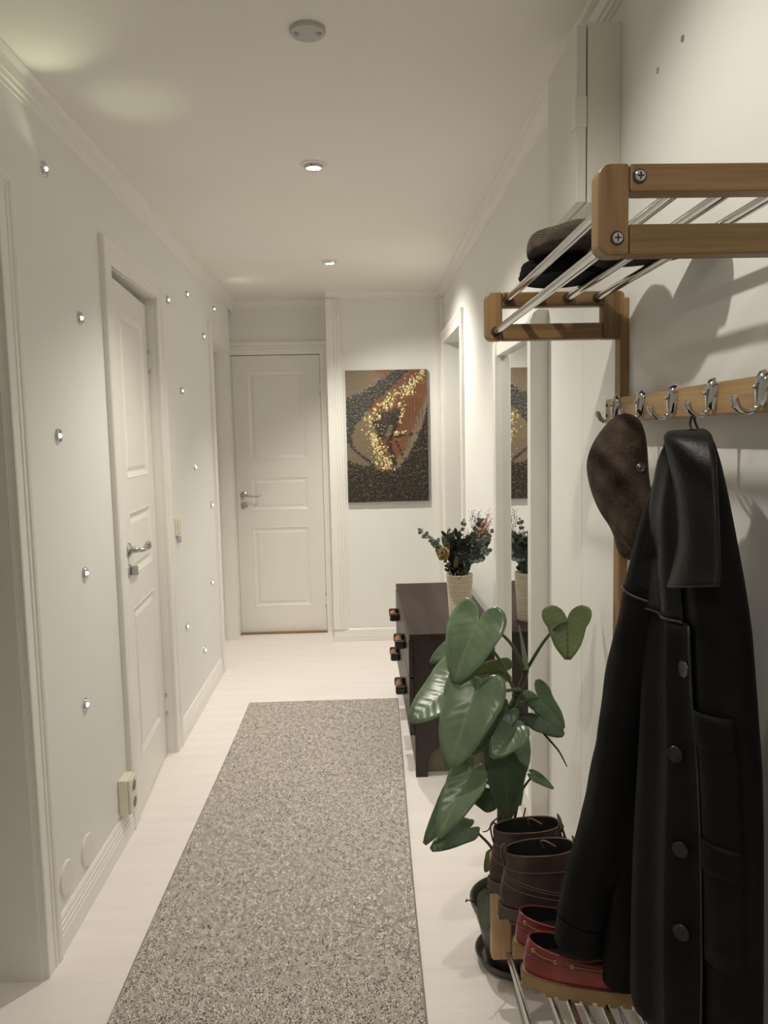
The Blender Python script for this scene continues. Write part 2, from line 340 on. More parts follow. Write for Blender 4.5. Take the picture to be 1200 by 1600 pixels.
        return o
def empty(name, loc=(0, 0, 0), rz=0.0, rot=None):
    o = bpy.data.objects.new(name, None); COL.objects.link(o); o.location = loc; o.empty_display_size = 0.05
    o.rotation_euler = rot if rot else (0, 0, rz); return o
def tag(o, label, cat, group=None):
    o['label'] = label; o['category'] = cat
    if group: o['group'] = group
    return o
def struct(o): o['kind'] = 'structure'; return o
def spline(pts, k=6):
    """Catmull-Rom through points"""
    P = [Vector(p) for p in pts]; out = []
    for i in range(len(P) - 1):
        p0, p1, p2, p3 = P[max(i - 1, 0)], P[i], P[i + 1], P[min(i + 2, len(P) - 1)]
        for j in range(k):
            t = j / k
            out.append(0.5 * ((2 * p1) + (p2 - p0) * t + (2 * p0 - 5 * p1 + 4 * p2 - p3) * t * t + (3 * p1 - p0 - 3 * p2 + p3) * t ** 3))
    out.append(P[-1]); return out
def copy_tree(o, parent=None):
    c = o.copy(); COL.objects.link(c)
    if parent is not None: c.parent = parent
    for ch in [q for q in bpy.data.objects if q.parent == o]: copy_tree(ch, c)
    return c
def nz(p, s=1.0): return noise.noise(Vector(p) * s)

# ------------------------------------------------------------------ the room shell
XL, XR, H = -0.84, 0.58, 2.32
YN, YP, YD = -1.2, 5.12, 5.40          # behind the camera, painting wall, recessed door wall
fl = struct(MB().box(-2.3, 1.9, YN - .1, 5.7, -0.12, -0.012).build('floor', FLOORG))
for i in range(43):                     # painted boards laid across the hallway
    y0 = YN - .1 + i * 0.158
    xo = random.uniform(-.5, .5)
    for x0, x1 in ((-2.3, xo), (xo + .0004, 1.9)) if i % 3 == 0 else ((-2.3, 1.9),):
        MB().box(x0, x1, y0, y0 + 0.15795, -0.012, random.uniform(-.0001, 0)).build('plank', FLOORM, fl, bevel=0.0003, segs=1)
struct(MB().box(-2.3, 1.9, YN - .1, 5.7, H, H + .1).build('ceiling', CEIL))
wl = MB(); T = 0.13
def wl_seg(y0, y1, z0=0.0, z1=H, x=XL): wl.box(x - T, x, y0, y1, z0, z1)
wl_seg(YN, 0.85); wl_seg(.85, 1.885, 1.955); wl_seg(1.885, 2.715); wl_seg(2.715, 3.325, 1.983); wl_seg(3.325, 4.56); wl_seg(4.56, 5.235, 1.975); wl_seg(5.235, 5.52, 0, H, -.88)
struct(wl.build('wall_left', WALL))
wr = MB(); GR = 1.975
for a, b, z0, z1 in ((YN, GR - .0012, 0, H), (GR + .0012, 4.235, 0, H), (4.235, 5.03, 1.985, H), (5.03, 5.24, 0, H)):
    wr.box(XR, XR + .13, a, b, z0, z1)
wr.box(XR + .02, XR + .12, GR - .05, GR + .05, 0, H)
struct(wr.build('wall_right', WALL))
wf = MB(); wf.box(-.19, XR + .6, YP, YD + .12, 0, H)
wf.box(-1.0, -.86, YD, YD + .12, 0, H); wf.box(-.86, -.25, YD, YD + .12, 1.957, H); wf.box(-.25, -.19, YD, YD + .12, 0, H)
struct(wf.build('wall_far', WALL))
struct(MB().box(XL - T, XR + .13, YN - .12, YN, 0, H).build('wall_near', WALL))
# rooms behind the openings, shut and unlit
sd = MB(); sd.box(-2.3, -2.2, .3, 3.0, 0, H); sd.box(-2.3, XL - T, .2, .3, 0, H); sd.box(-2.3, XL - T, 1.99, 2.09, 0, H)
sd.box(-2.3, -2.2, 3.4, 5.6, 0, H); sd.box(-2.3, XL - T, 3.4, 3.5, 0, H)
struct(sd.build('wall_side_room', WALL))
s2 = MB(); s2.box(1.75, 1.85, 3.4, 5.3, 0, H); s2.box(XR + .13, 1.85, 3.4, 3.5, 0, H); s2.box(XR + .13, 1.85, 5.14, 5.24, 0, H)
struct(s2.build('wall_side_passage', WALL))

# crown mouldings (a = out from the wall, b = down from the ceiling)
def crown(name, o, out, L, w, h):
    pr = [(0, 0), (w, 0), (w, .006), (w * .92, .01), (w * .6, h * .25), (w * .45, h * .52), (w * .42, h * .6), (w * .3, h * .64), (w * .25, h * .8), (w * .12, h * .84), (w * .1, h), (0, h)]
    return struct(MB().prism(pr, o, out, (0, 0, -1), L).build(name, TRIM, smooth=True, auto=28))
crown('trim_1', (XL, YN, H), (1, 0, 0), (0, YD - YN, 0), .030, .074)
crown('trim_2', (XR, YN, H), (-1, 0, 0), (0, YP - YN, 0), .050, .044)
crown('trim_3', (-.19, YP, H), (0, -1, 0), (XR + .19, 0, 0), .045, .046)
crown('trim_4', (XL, YD, H), (0, -1, 0), (.65, 0, 0), .04, .05)
# baseboards: three stepped beads on top
def base(name, o, out, L, h=.098):
    pr = [(0, 0), (.016, 0), (.016, h * .52), (.013, h * .55), (.0145, h * .60), (.0145, h * .67), (.0105, h * .70), (.012, h * .74), (.012, h * .81), (.0075, h * .84), (.009, h * .88), (.009, h * .94), (.004, h), (0, h)]
    return struct(MB().prism(pr, o, out, (0, 0, 1), L).build(name, TRIM))
base('baseboard_left', (XL, 1.967, 0), (1, 0, 0), (0, 2.635 - 1.967, 0))
base('baseboard_left_far', (XL, 3.415, 0), (1, 0, 0), (0, 4.45 - 3.415, 0))
base('baseboard_left_near', (XL, YN, 0), (1, 0, 0), (0, .765 - YN, 0))
base('baseboard_far', (-.19, YP, 0), (0, -1, 0), (XR + .19, 0, 0), .086)
base('baseboard_right', (XR, YN, 0), (-1, 0, 0), (0, 4.14 - YN, 0))
# fluted architrave round an opening (b = out from the wall, a = across, from the opening outwards)
def casing(name, corners, inner_out, out, wd=.085, th=.020, m=TRIM):
    pr = [(0, 0), (0, th * .62), (.004, th * .72), (wd * .42, th * .72), (wd * .47, th * .60), (wd * .52, th * .78), (wd * .62, th * .82), (wd * .68, th * .66), (wd * .73, th * .9), (wd * .84, th), (wd * .95, th), (wd, th * .8), (wd, 0)]
    return struct(MB().mitre(pr, corners, out, inner_out).build(name, m))
Zc = Vector((0, 0, 1)); Yc = Vector((0, 1, 0)); Xc = Vector((1, 0, 0))
def casing_x(name, x, y0, y1, zt, sgn, wd=.085, wd1=None):
    return casing(name, [(x, y0, 0), (x, y0, zt), (x, y1, zt), (x, y1, 0)], [-Yc, -Yc + Zc, Yc + Zc, Yc], Xc * sgn, wd)
casing_x('trim_5', XL, .85, 1.885, 1.945, 1, .082)
casing_x('trim_6', XL, 2.72, 3.32, 1.975, 1, .085)
casing('trim_7', [(XL, 4.565, 0), (XL, 4.565, 1.965), (-.878, 5.236, 1.965), (-.878, 5.236, 0)], [-Yc, -Yc + Zc, Yc + Zc, Yc], Xc, .085)
casing_x('trim_8', XR, 4.24, 5.025, 1.975, -1, .08)
casing('trim_9', [(-.862, YD, 0), (-.862, YD, 1.957), (-.248, YD, 1.957), (-.248, YD, 0)], [-Xc * .2, -Xc * .2 + Zc, Xc * .6 + Zc, Xc * .6], -Yc, .09)
# upright fluted strips at the ends of the painting wall
def strip(name, x0, x1, flip):
    w = x1 - x0
    pr = [(0, 0), (0, .018), (w * .45, .018), (w * .5, .012), (w * .55, .018), (w * .66, .018), (w * .7, .011), (w * .75, .016), (w * .86, .016), (w * .9, .009), (w, .012), (w, 0)]
    if flip: pr = [(w - a, b) for a, b in pr]
    return struct(MB().prism(pr, (x0, YP, .086), (1, 0, 0), (0, -1, 0), (0, 0, H - .046 - .086)).build(name, TRIM))
strip('trim_10', -.19, -.092, False); strip('trim_11', .527, .579, True)
# opening linings
ln = MB(); ln.box(XL - T - .01, XL - .005, 1.876, 1.89, 0, 1.95); ln.box(XL - .0052, XL - .001, 1.881, 1.89, 0, 1.95); ln.box(XL - T - .01, XL - .0005, .845, .86, 0, 1.95); ln.box(XL - T - .01, XL - .0005, .86, 1.875, 1.945, 1.96)
struct(ln.build('trim_12', TRIM))
l2 = MB(); l2.box(XL - T, XL - .0005, 2.708, 2.722, 0, 1.98); l2.box(XL - T, XL - .0005, 3.318, 3.332, 0, 1.98); l2.box(XL - T, XL - .0005, 2.722, 3.318, 1.972, 1.987)
l2.box(XL - T, -.925, 2.722, 2.74, 0, 1.962); l2.box(XL - T, -.925, 3.30, 3.318, 0, 1.962); l2.box(XL - T, -.925, 2.722, 3.318, 1.94, 1.972)
struct(l2.build('trim_13', TRIM))
l3 = MB(); l3.box(XL - T, XL - .0005, 4.555, 4.568, 0, 1.97); l3.box(-1.0, -.852, 5.228, 5.242, 0, 1.97); l3.box(XL - T, XL - .0005, 4.568, 5.228, 1.962, 1.977)
struct(l3.build('trim_14', TRIM))
l4 = MB(); l4.box(XR + .0005, XR + .13, 4.228, 4.242, 0, 1.98); l4.box(XR + .0005, XR + .13, 5.022, 5.036, 0, 1.98); l4.box(XR + .0005, XR + .13, 4.242, 5.022, 1.972, 1.987)
struct(l4.build('trim_15', TRIM))

# ------------------------------------------------------------------ doors
def lever(parent, x, z, sgn, turn=True, scroll=False):
    """lever handle with a rosette on the front (-y) face; the lever points along sgn*x"""
    h = MB().lathe([(.001, 0), (.027, 0), (.027, .005), (.022, .009), (.013, .012), (.011, .03), (.009, .034), (.001, .034)], (x, 0, z), (0, -1, 0), 24).build('door_handle', STEEL, parent, True, auto=40)
    if scroll:
        pts = spline([(x, -.034, z), (x + sgn * .03, -.044, z - .001), (x + sgn * .07, -.046, z - .009), (x + sgn * .10, -.046, z - .010), (x + sgn * .122, -.045, z - .002)], 6)
        MB().tube(pts, [.009 - .0045 * i / (len(pts) - 1) for i in range(len(pts))], 10).build('lever', STEEL, h, True, auto=60)
    else:
        lv = MB().tube([(x, -.03, z), (x, -.048, z), (x + sgn * .012, -.052, z), (x + sgn * .075, -.052, z)], [.008, .009, .0095, .0095], 12)
        lv.tube([(x + sgn * .075, -.052, z), (x + sgn * .095, -.052, z), (x + sgn * .122, -.047, z + .006)], [.0125, .0135, .011], 12)
        lv.build('lever', STEEL, h, True, auto=50)
    k = MB().lathe([(.001, 0), (.024, 0), (.024, .005), (.018, .008), (.001, .008)], (x, 0, z - .075), (0, -1, 0), 24).build('lock_rosette', STEEL, parent, True, auto=40)
    if turn:
        MB().box(x - .004, x + .004, -.032, -.007, z - .092, z - .058).build('thumb_turn', STEEL, k, bevel=.002)
def door(name, w, zt, panels, th=.040, st=.10):
    d = MB()
    # panel core, then stiles and rails standing proud around the sunk fields
    d.box(0, w, .008, th, .006, zt)
    xs0, xs1 = st, w - st
    d.box(0, xs0, 0, .010, .006, zt); d.box(xs1, w, 0, .010, .006, zt)
    zz = [.006] + [z for p in sorted(panels) for z in p] + [zt]
    for i in range(0, len(zz), 2): d.box(xs0, xs1, 0, .010, zz[i], zz[i + 1])
    o = d.build(name, DOORM); o['kind'] = 'structure'
    for z0, z1 in panels:
        m = MB()
        pr = [(0, .0085), (0, .0005), (.004, -.0015), (.010, .001), (.016, .0045), (.021, .0065), (.025, .0085)]
        c = [(xs0, 0, z0), (xs1, 0, z0), (xs1, 0, z1), (xs0, 0, z1), (xs0, 0, z0)]
        vv = [Xc + Zc, -Xc + Zc, -Xc - Zc, Xc - Zc, Xc + Zc]
        m.mitre(pr, c, (0, 1, 0), vv)
        m.build('panel_moulding', DOORM, o)
        q = .028; f = MB(); a0, a1, b0, b1 = xs0 + q, xs1 - q, z0 + q, z1 - q; e = .016
        f.add([(a0, .0083, b0), (a1, .0083, b0), (a1, .0083, b1), (a0, .0083, b1), (a0 + e, .0028, b0 + e), (a1 - e, .0028, b0 + e), (a1 - e, .0028, b1 - e), (a0 + e, .0028, b1 - e)],
              [(4, 5, 6, 7), (0, 1, 5, 4), (1, 2, 6, 5), (2, 3, 7, 6), (3, 0, 4, 7)])
        f.build('panel', DOORM, o)
    return o
def hinge(parent, x, z, s):
    h = MB().box(x - s * .016, x - s * .001, -.003, .001, z - .042, z + .042)
    h.cyl((x, -.006, z - .030), (x, -.006, z + .030), .006, 10)
    h = h.build('hinge', DOORM, parent, True, auto=40)
    MB().cyl((x, -.006, z - .046), (x, -.006, z - .0305), .0048, 10).build('hinge_pin', STEEL, h, True, auto=40)
    MB().cyl((x, -.006, z + .0305), (x, -.006, z + .046), .0048, 10).build('hinge_pin', STEEL, h, True, auto=40)
PAN = [(1.239, 1.848), (.877, 1.117), (.19, .764)]
d1 = door('door_1', .606, 1.953, PAN); d1.location = (-.858, YD + .004, 0)
lever(d1, .052, .99, 1, False, True); hinge(d1, .606, 1.73, 1); hinge(d1, .606, .23, 1)
struct(MB().box(-.862, -.248, YD - .03, YD + .05, 0.0005, .010).build('trim_16', THRESH))
# ajar door in the left wall: hinged on its far edge
d2 = door('door_2', .592, 1.942, PAN)
ang = math.radians(4.0); Wd = .592
d2.rotation_euler = (0, 0, PI / 2 + ang)
hx, hy = -.876, 3.316
d2.location = (hx - Wd * math.cos(PI / 2 + ang), hy - Wd * math.sin(PI / 2 + ang), 0)
lever(d2, .055, .985, 1); hinge(d2, Wd, 1.71, 1); hinge(d2, Wd, .225, 1)
# closed door deep in the far left opening
d3 = door('door_3', .64, 1.955, PAN); d3.rotation_euler = (0, 0, PI / 2); d3.location = (-.945, 4.578, 0)
MB().box(.628, .642, -.002, .004, .26, .32).build('strike_plate', STEEL, d3)

# ------------------------------------------------------------------ ceiling lights (each carries its own lamp)
def spot(loc, label, tilt=(0, 0), power=1.0, cone=122):
    x, y = loc; o = empty('ceiling_spotlight', (x, y, H)); tag(o, label, 'ceiling light')
    MB().lathe([(.030, 0), (.030, -.004), (.036, -.0065), (.046, -.003), (.047, 0), (.030, 0)], (0, 0, 0), (0, 0, 1), 32, False).build('bezel', PLASTICW, o, True, auto=40)
    MB().lathe([(.0335, -.0005), (.031, -.012), (.028, -.016), (.026, -.012), (.026, -.0005)], (0, 0, 0), (0, 0, 1), 32, False).build('reflector_ring', CHROME, o, True, auto=40)
    MB().lathe([(.0259, -.004), (.0259, -.010), (.018, -.013), (.001, -.014)], (0, 0, 0), (0, 0, 1), 24, False).build('lamp_face', BULB, o, True)
    l = bpy.data.lights.new('spot_lamp', 'SPOT'); l.energy = SPOT_W * power; l.color = WARM; l.spot_size = math.radians(cone); l.spot_blend = .7; l.shadow_soft_size = .022
    lo = bpy.data.objects.new('spot_lamp', l); COL.objects.link(lo); lo.parent = o; lo.location = (0, 0, -.022); lo.rotation_euler = (tilt[0], tilt[1], 0)
    return o
spot((-.13, 2.776), 'recessed round ceiling spotlight, the larger lit one nearer the grey ceiling plate', (0, -.10), 1.0, 128)
spot((-.128, 4.238), 'recessed round ceiling spotlight, the far lit one before the end door and painting', (.1, -.36), 1.45, 126)
spot((-.12, 1.15), 'recessed ceiling spotlight above the coat rack, just outside the view', (0, -.40), 0.47, 120)
spot((-.12, -.35), 'recessed ceiling spotlight behind the viewer, outside the view', (.25, -.55), 0.34, 128)
cp = empty('ceiling_cover_plate', (-.094, 1.892, H)); tag(cp, 'flat grey round ceiling cover plate with two screw dimples, no light', 'cover plate')
MB().lathe([(.001, 0), (.042, 0), (.042, -.006), (.039, -.010), (.001, -.010)], n=36).build('cover_disc', GREYPL, cp, True, auto=40)
for sx in (-.026, .026):
    MB().lathe([(.001, -.0102), (.0065, -.0102), (.0065, -.0125), (.0045, -.0125), (.004, -.0108), (.001, -.0108)], (sx, 0, 0), n=14).build('screw_cap', GREYPL, cp, True, auto=40)

# ------------------------------------------------------------------ little LED wall lights
LEDS = [(2.209, 2.121, 'chrome LED wall light highest and nearest, above the near opening corner under the crown'),
        (2.42, 1.753, 'chrome LED wall light at upper door height, left of the ajar door casing'),
        (2.193, 1.395, 'chrome LED wall light nearest the left edge, at eye height beside the near casing'),
        (2.337, .979, 'chrome LED wall light at door handle height, left of the ajar door'),
        (2.278, .589, 'chrome LED wall light low on the near wall, above the socket and round covers'),
        (3.553, 2.006, 'small LED wall light right beside the top far corner of the ajar door casing'),
        (3.962, 2.105, 'small LED wall light near the crown midway between the two left doors'),
        (4.691, 2.153, 'small LED wall light highest up over the far left doorway casing'),
        (4.343, 1.947, 'small LED wall light beside the top corner of the far left doorway casing'),
        (3.75, 1.614, 'small LED wall light between the doors level with the ajar door upper hinge'),
        (3.976, 1.241, 'small LED wall light mid-height between the doors, level with the painting bottom half'),
        (4.375, 1.012, 'small LED wall light next to the far casing, level with the far door handle'),
        (4.28, .584, 'small LED wall light next to the far casing, level with the chest top'),
        (3.631, .493, 'small LED wall light low beside the far edge of the ajar door'),
        (4.013, .27, 'small LED wall light lowest of all, just above the far baseboard')]
led = None
for i, (y, z, lab) in enumerate(LEDS):
    if led is None:
        led = empty('wall_light', (XL, y, z)); o = led
        MB().lathe([(.001, 0), (.021, 0), (.021, .002), (.0175, .007), (.0105, .0075), (.0085, .003), (.001, .003)], (0, 0, 0), (1, 0, 0), 24).build('chrome_bezel', CHROME, led, True, auto=50)
        MB().lathe([(.0058, .004), (.0055, .008), (.004, .0105), (.0005, .0115)], (0, 0, 0), (1, 0, 0), 16).build('lens', LEDM, led, True)
        l = bpy.data.lights.new('led_lamp', 'SPOT'); l.energy = LED_W; l.color = COOL; l.spot_size = math.radians(165); l.spot_blend = 1; l.shadow_soft_size = .006
        lo = bpy.data.objects.new('led_lamp', l); COL.objects.link(lo); lo.parent = led; lo.location = (.018, 0, 0); lo.rotation_euler = (0, -PI / 2, 0)
    else:
        o = copy_tree(led); o.location = (XL, y, z)
    tag(o, lab, 'wall light', 'LED lights scattered over the left wall')
for o, i, aim, pw, cone in [(q, i, a, p, c) for q in bpy.data.objects if q.name.startswith('wall_light')
                            for i, a, p, c in ((0, (-.72, 1.884, H), 1.5, 62), (1, (-.60, 2.274, H), 1.5, 30), (7, (-.58, 4.69, H), .4, 75)) if q.get('label') == LEDS[i][2]]:
    # extra spots added at three wall lights to make glow pools on the ceiling
    l = bpy.data.lights.new('added_glow_lamp', 'SPOT'); l.energy = pw; l.color = (.93, 1.0, .66); l.spot_size = math.radians(cone); l.spot_blend = 1; l.shadow_soft_size = .005
    lo = bpy.data.objects.new('added_glow_lamp', l); COL.objects.link(lo); lo.parent = o; lo.location = (.020, 0, 0)
    lo.rotation_euler = (Vector(aim) - Vector((XL + .02, LEDS[i][0], LEDS[i][1]))).to_track_quat('-Z', 'Y').to_euler()
# ------------------------------------------------------------------ wall fittings
def disc(y, z, lab):
    o = MB().lathe([(.001, 0), (.047, 0), (.047, .003), (.044, .006), (.001, .007)], (XL, y, z), (1, 0, 0), 36).build('wall_cover_disc', PLASTICW, None, True, auto=40)
    tag(o, lab, 'wall cover', 'round blanking covers by the near baseboard')
disc(2.06, .172, 'round white blanking cover nearer the left doorway trim, lower of two')
disc(2.222, .162, 'round white blanking cover farther along, between its twin and the socket')
so = empty('wall_socket', (XL, 2.565, .172)); tag(so, 'white surface-mounted double wall socket above the left baseboard', 'socket')
MB().box(0, .034, -.040, .040, -.062, .062).build('socket_box', PLASTIC, so, bevel=.005)
MB().box(.034, .043, -.038, .038, -.060, .060).build('face_plate', PLASTIC, so, bevel=.004)
for z in (-.029, .029):
    MB().lathe([(.0225, .0432), (.0215, .0448), (.019, .0448), (.0185, .0434)], (0, 0, z), (1, 0, 0), 24, False).build('outlet_rim', PLASTIC, so, True)
    MB().lathe([(.001, .0433), (.0188, .0433), (.0188, .0438), (.001, .0438)], (0, 0, z), (1, 0, 0), 24).build('outlet_recess', SOCKR, so, True)
sw = empty('light_switch', (XL, 3.535, .985)); tag(sw, 'white rocker light switch beside the far casing of the ajar door', 'switch')
MB().box(0, .010, -.04, .04, -.04, .04).build('switch_plate', PLASTIC, sw, bevel=.003)
MB().box(.010, .015, -.026, .026, -.030, .030).build('rocker', PLASTIC, sw, bevel=.002)
MB().box(0, .018, -.012, .012, -.075, -.045).build('dimmer_tab', GREYPL, sw, bevel=.003)
for y, z, lab in ((1.385, 2.048, 'small metal wall anchor high on the right wall above the rack'), (1.496, 2.046, 'tiny filled screw hole spot left of the metal anchor')):
    o = MB().lathe([(.001, 0), (.006, 0), (.0055, .0018), (.002, .0022), (.001, .001)], (XR, y, z), (-1, 0, 0), 14).build('wall_anchor', ZINC if z > 2.047 else GREYPL, None, True, auto=40)
    if z < 2.047: o.scale = (1, 1, 1)
    tag(o, lab, 'wall anchor')
# flat fuse cabinet high on the right wall
fc = empty('fuse_cabinet', (XR, 1.70, 1.865)); tag(fc, 'white flat fuse cabinet high on the right wall beside the hat rack', 'cabinet')
MB().box(-.072, 0, 0, .25, .002, .372).build('cabinet_body', CABM, fc, bevel=.0015)
dr = MB(); dr.box(-.0955, -.0745, .001, .252, .003, .368); cdo = dr.build('cabinet_door', CABM, fc, bevel=.002)
MB().box(-.099, -.0735, -.0015, .03, .158, .222).build('latch', PLASTICW, cdo, bevel=.0015)
MB().cyl((-.088, .256, -.003), (-.088, .256, .02), .004, 10).build('hinge_pin', GREYPL, fc, True)

# ------------------------------------------------------------------ painting on the far wall
pn = empty('abstract_painting', (.196, YP, 1.380)); tag(pn, 'abstract canvas in orange, charcoal and gold relief on the far wall', 'painting')
PW, PH, TH = .537, .866, .030
MB().box(-PW / 2, PW / 2, -TH + .004, 0, -PH / 2, PH / 2).build('canvas_stretcher', mat('dark_canvas_edge', (.03, .025, .02), .8), pn)
def lin(c): return tuple((q / 255.0 / 12.92 if q < 10 else ((q / 255.0 + .055) / 1.055) ** 2.4) for q in c)
def segd(p, a, b):
    ax, ay = a; bx, by = b; px, py = p; dx, dy = bx - ax, by - ay; t = max(0, min(1, ((px - ax) * dx + (py - ay) * dy) / (dx * dx + dy * dy)))
    return math.hypot(px - ax - t * dx, py - ay - t * dy), t
def interp(x, tab):
    if x <= tab[0][0]: return tab[0][1]
    for (a, b), (c, d) in zip(tab, tab[1:]):
        if x <= c: return b + (d - b) * (x - a) / (c - a)
    return tab[-1][1]
def sm(a, b, x): t = max(0, min(1, (x - a) / (b - a))); return t * t * (3 - 2 * t)
def mixc(a, b, t): return tuple(p + (q - p) * t for p, q in zip(a, b))
ORANGE, BEIGE, CHAR, DARKB, TAUPE = lin((116, 72, 46)), lin((132, 112, 88)), lin((52, 50, 44)), lin((42, 36, 29)), lin((116, 102, 83))
def paint(s, t):
    """colour and relief height of the picture at s across, t down (both 0..1)"""
    y = t * 1.61; n1 = nz((s * 6, y * 6, 1)); n2 = nz((s * 26, y * 26, 5)); n3 = nz((s * 48, y * 48, 9)) + .5 * nz((s * 110, y * 110, 4))
    c = mixc(ORANGE, lin((112, 76, 52)), sm(-.3, .4, n1)); c = mixc(c, lin((96, 74, 54)), sm(.05, .5, n2) * .6); c = mixc(c, lin((150, 120, 92)), sm(.2, .6, nz((s * 9, y * 30, 2))) * .4); h = n2 * .0008
    # beige patches: top left, centre left, right flank
    c = mixc(c, BEIGE, sm(.36, .26, math.hypot((s - .26) * 1.0, (y - .16) * 1.9) + n2 * .04) * .8)
    cl = sm(.05, .0, s - interp(y, [(.45, .24), (.8, .36), (1.1, .42), (1.3, .3)]) + n2 * .05)
    c = mixc(c, TAUPE, cl * .9)
    rf = sm(-.03, .05, s - interp(y, [(.3, 1.0), (.5, .9), (.75, .80), (.95, .74), (1.1, .6), (1.2, .56)]) + n2 * .05)
    c = mixc(c, lin((128, 115, 96)), rf * .9)
    # dripping scratches in the orange
    if .62 < s < .95 and .35 < y < .85: c = mixc(c, lin((70, 42, 28)), sm(.45, .75, abs(math.sin(s * 75 + n1 * 1.5))) * .45 * sm(.9, .5, y))
    # charcoal band sweeping from upper middle to the left edge and down
    up = interp(s, [(0, .34), (.2, .26), (.45, .10), (.60, 0.0), (1, -.3)]); lo = interp(s, [(0, .78), (.12, .66), (.22, .52), (.4, .34), (.6, .17), (.78, 0.0), (1, -.2)])
    band = sm(-.02, .02, y - up + n2 * .05) * sm(.02, -.02, y - lo + n2 * .06)
    left = sm(.03, -.02, s - interp(y, [(.5, .16), (.7, .09), (.85, .045), (.95, .08), (1.03, .16), (1.12, .28), (1.2, .3)]) + n2 * .03) * sm(.45, .55, y) * (sm(1.16, 1.0, y) * .0 + (1 if y < .88 else .0))
    vein, _ = min((segd((s, y), a, b) for a, b in (((.05, .82), (.06, .92)), ((.06, .92), (.13, .99)), ((.13, .99), (.22, 1.06)), ((.22, 1.06), (.32, 1.15)))), key=lambda q: q[0])
    dk = max(band, left, sm(.03, .008, vein + n3 * .01))
    c = mixc(c, mixc(CHAR, lin((95, 92, 84)), sm(.0, .5, n3 + n2 * .4)), dk); h += dk * (.0022 + n3 * .0025)
    # dark leafy mass along the bottom and up the right edge
    bl = interp(s, [(0, 1.1), (.12, 1.14), (.3, 1.17), (.48, 1.23), (.62, 1.2), (.74, 1.06), (.85, .86), (.93, .68), (1, .42)])
    bt = sm(-.025, .025, y - bl + n2 * .06)
    c = mixc(c, mixc(DARKB, mixc(lin((104, 84, 60)), lin((110, 104, 92)), sm(-.2, .3, n1)), sm(.1, .6, n3 + .3 * n2) * .8), bt); h += bt * (.0015 + n3 * .003)
    k = sm(1.15, .75, math.hypot((s - .50) / .15, (y - .66) / .17) + n2 * .35 + n3 * .1); c = mixc(c, mixc(lin((30, 26, 20)), lin((86, 74, 52)), sm(.1, .5, n3 + n2 * .3)), k * .9); h += k * .0015
    # dark branch and leaf wedge in the middle
    for a, b, w in (((.36, .62), (.52, .80), .05), ((.60, .52), (.5, .80), .075), ((.30, .79), (.66, .80), .022), ((.66, .80), (.92, .76), .010), ((.5, .8), (.58, 1.15), .032), ((.6, .85), (.7, 1.07), .010)):
        dd, tt = segd((s, y), a, b); k = sm(w * 1.15, w * .5, dd + n2 * .035 + n3 * .012); c = mixc(c, mixc(lin((38, 33, 26)), lin((84, 74, 54)), sm(.15, .5, n3)), k * .92); h += k * .002
    dd, tt = segd((s, y), (.5, .82), (.55, .70)); k = sm(.035, .02, dd); c = mixc(c, lin((98, 84, 62)), k); h += k * .003
    return c, h
NX, NY = 160, 256
rows = []; cols = []
for j in range(NY + 1):
    r = []
    for i in range(NX + 1):
        s, t = i / NX, j / NY; c, h = paint(s, t); e = 0 if 0 < i < NX and 0 < j < NY else -.0
        r.append(((s - .5) * PW, -TH - max(0, h) + .0, (.5 - t) * PH)); cols.append(c)
    rows.append(r)
cv = MB().grid(rows).build('painted_canvas', PAINT, pn, True)
ca = cv.data.color_attributes.new('paint', 'FLOAT_COLOR', 'POINT')
for i, c in enumerate(cols): ca.data[i].color = (*c, 1)
gl = MB(); rg = random.Random(3)
def blob(s, y, r, el=1.0, a=0.0):
    c = Vector(((s - .5) * PW, -TH - .002, (.5 - y / 1.61) * PH)); n = 7
    for k in range(1):
        vs = [tuple(c + Vector((0, -r * .7, 0)))]; fs = []
        for ring in (0.55, 1.0):
            for q in range(n):
                w = 2 * PI * q / n; dx, dz = math.cos(w) * r * ring, math.sin(w) * r * ring * el
                vs.append(tuple(c + Vector((dx * math.cos(a) - dz * math.sin(a), -r * (.5 if ring < 1 else -.2), dx * math.sin(a) + dz * math.cos(a)))))
        for q in range(n):
            fs += [(0, 1 + q, 1 + (q + 1) % n), (1 + q, 1 + n + q, 1 + n + (q + 1) % n, 1 + (q + 1) % n)]
        gl.add(vs, fs)
def trail(pts, cnt, wd, r0, r1):
    for _ in range(cnt):
        f = rg.random() * (len(pts) - 1); k = int(f); f -= k; (x0, y0), (x1, y1) = pts[k], pts[min(k + 1, len(pts) - 1)]
        w0 = wd[k] + (wd[min(k + 1, len(pts) - 1)] - wd[k]) * f
        blob(x0 + (x1 - x0) * f + rg.gauss(0, w0), y0 + (y1 - y0) * f + rg.gauss(0, w0), rg.uniform(r0, r1), rg.uniform(.6, 1.8), rg.uniform(-1, 1))
trail([(.955, .02), (.88, .12), (.77, .2), (.72, .32)], 105, [.008, .03, .05, .03], .004, .0095)
trail([(.62, .31), (.5, .36), (.38, .47), (.27, .58), (.28, .68), (.32, .75)], 55, [.03, .04, .04, .035, .03, .02], .003, .0085)
trail([(.85, .16), (.70, .26), (.55, .34), (.42, .44)], 46, [.025, .03, .03, .03], .003, .0075)
trail([(.34, .5), (.36, .62), (.42, .7)], 16, [.02, .02, .02], .003, .008)
trail([(.72, .42), (.69, .52), (.66, .64)], 34, [.02, .015, .012], .003, .008)
trail([(.32, .78), (.36, .92), (.43, 1.08), (.5, 1.17)], 260, [.02, .045, .055, .04], .003, .0075)
trail([(.24, .76), (.34, .78)], 12, [.012, .012], .003, .006); trail([(.58, .78), (.74, .75)], 14, [.012, .012], .004, .008)
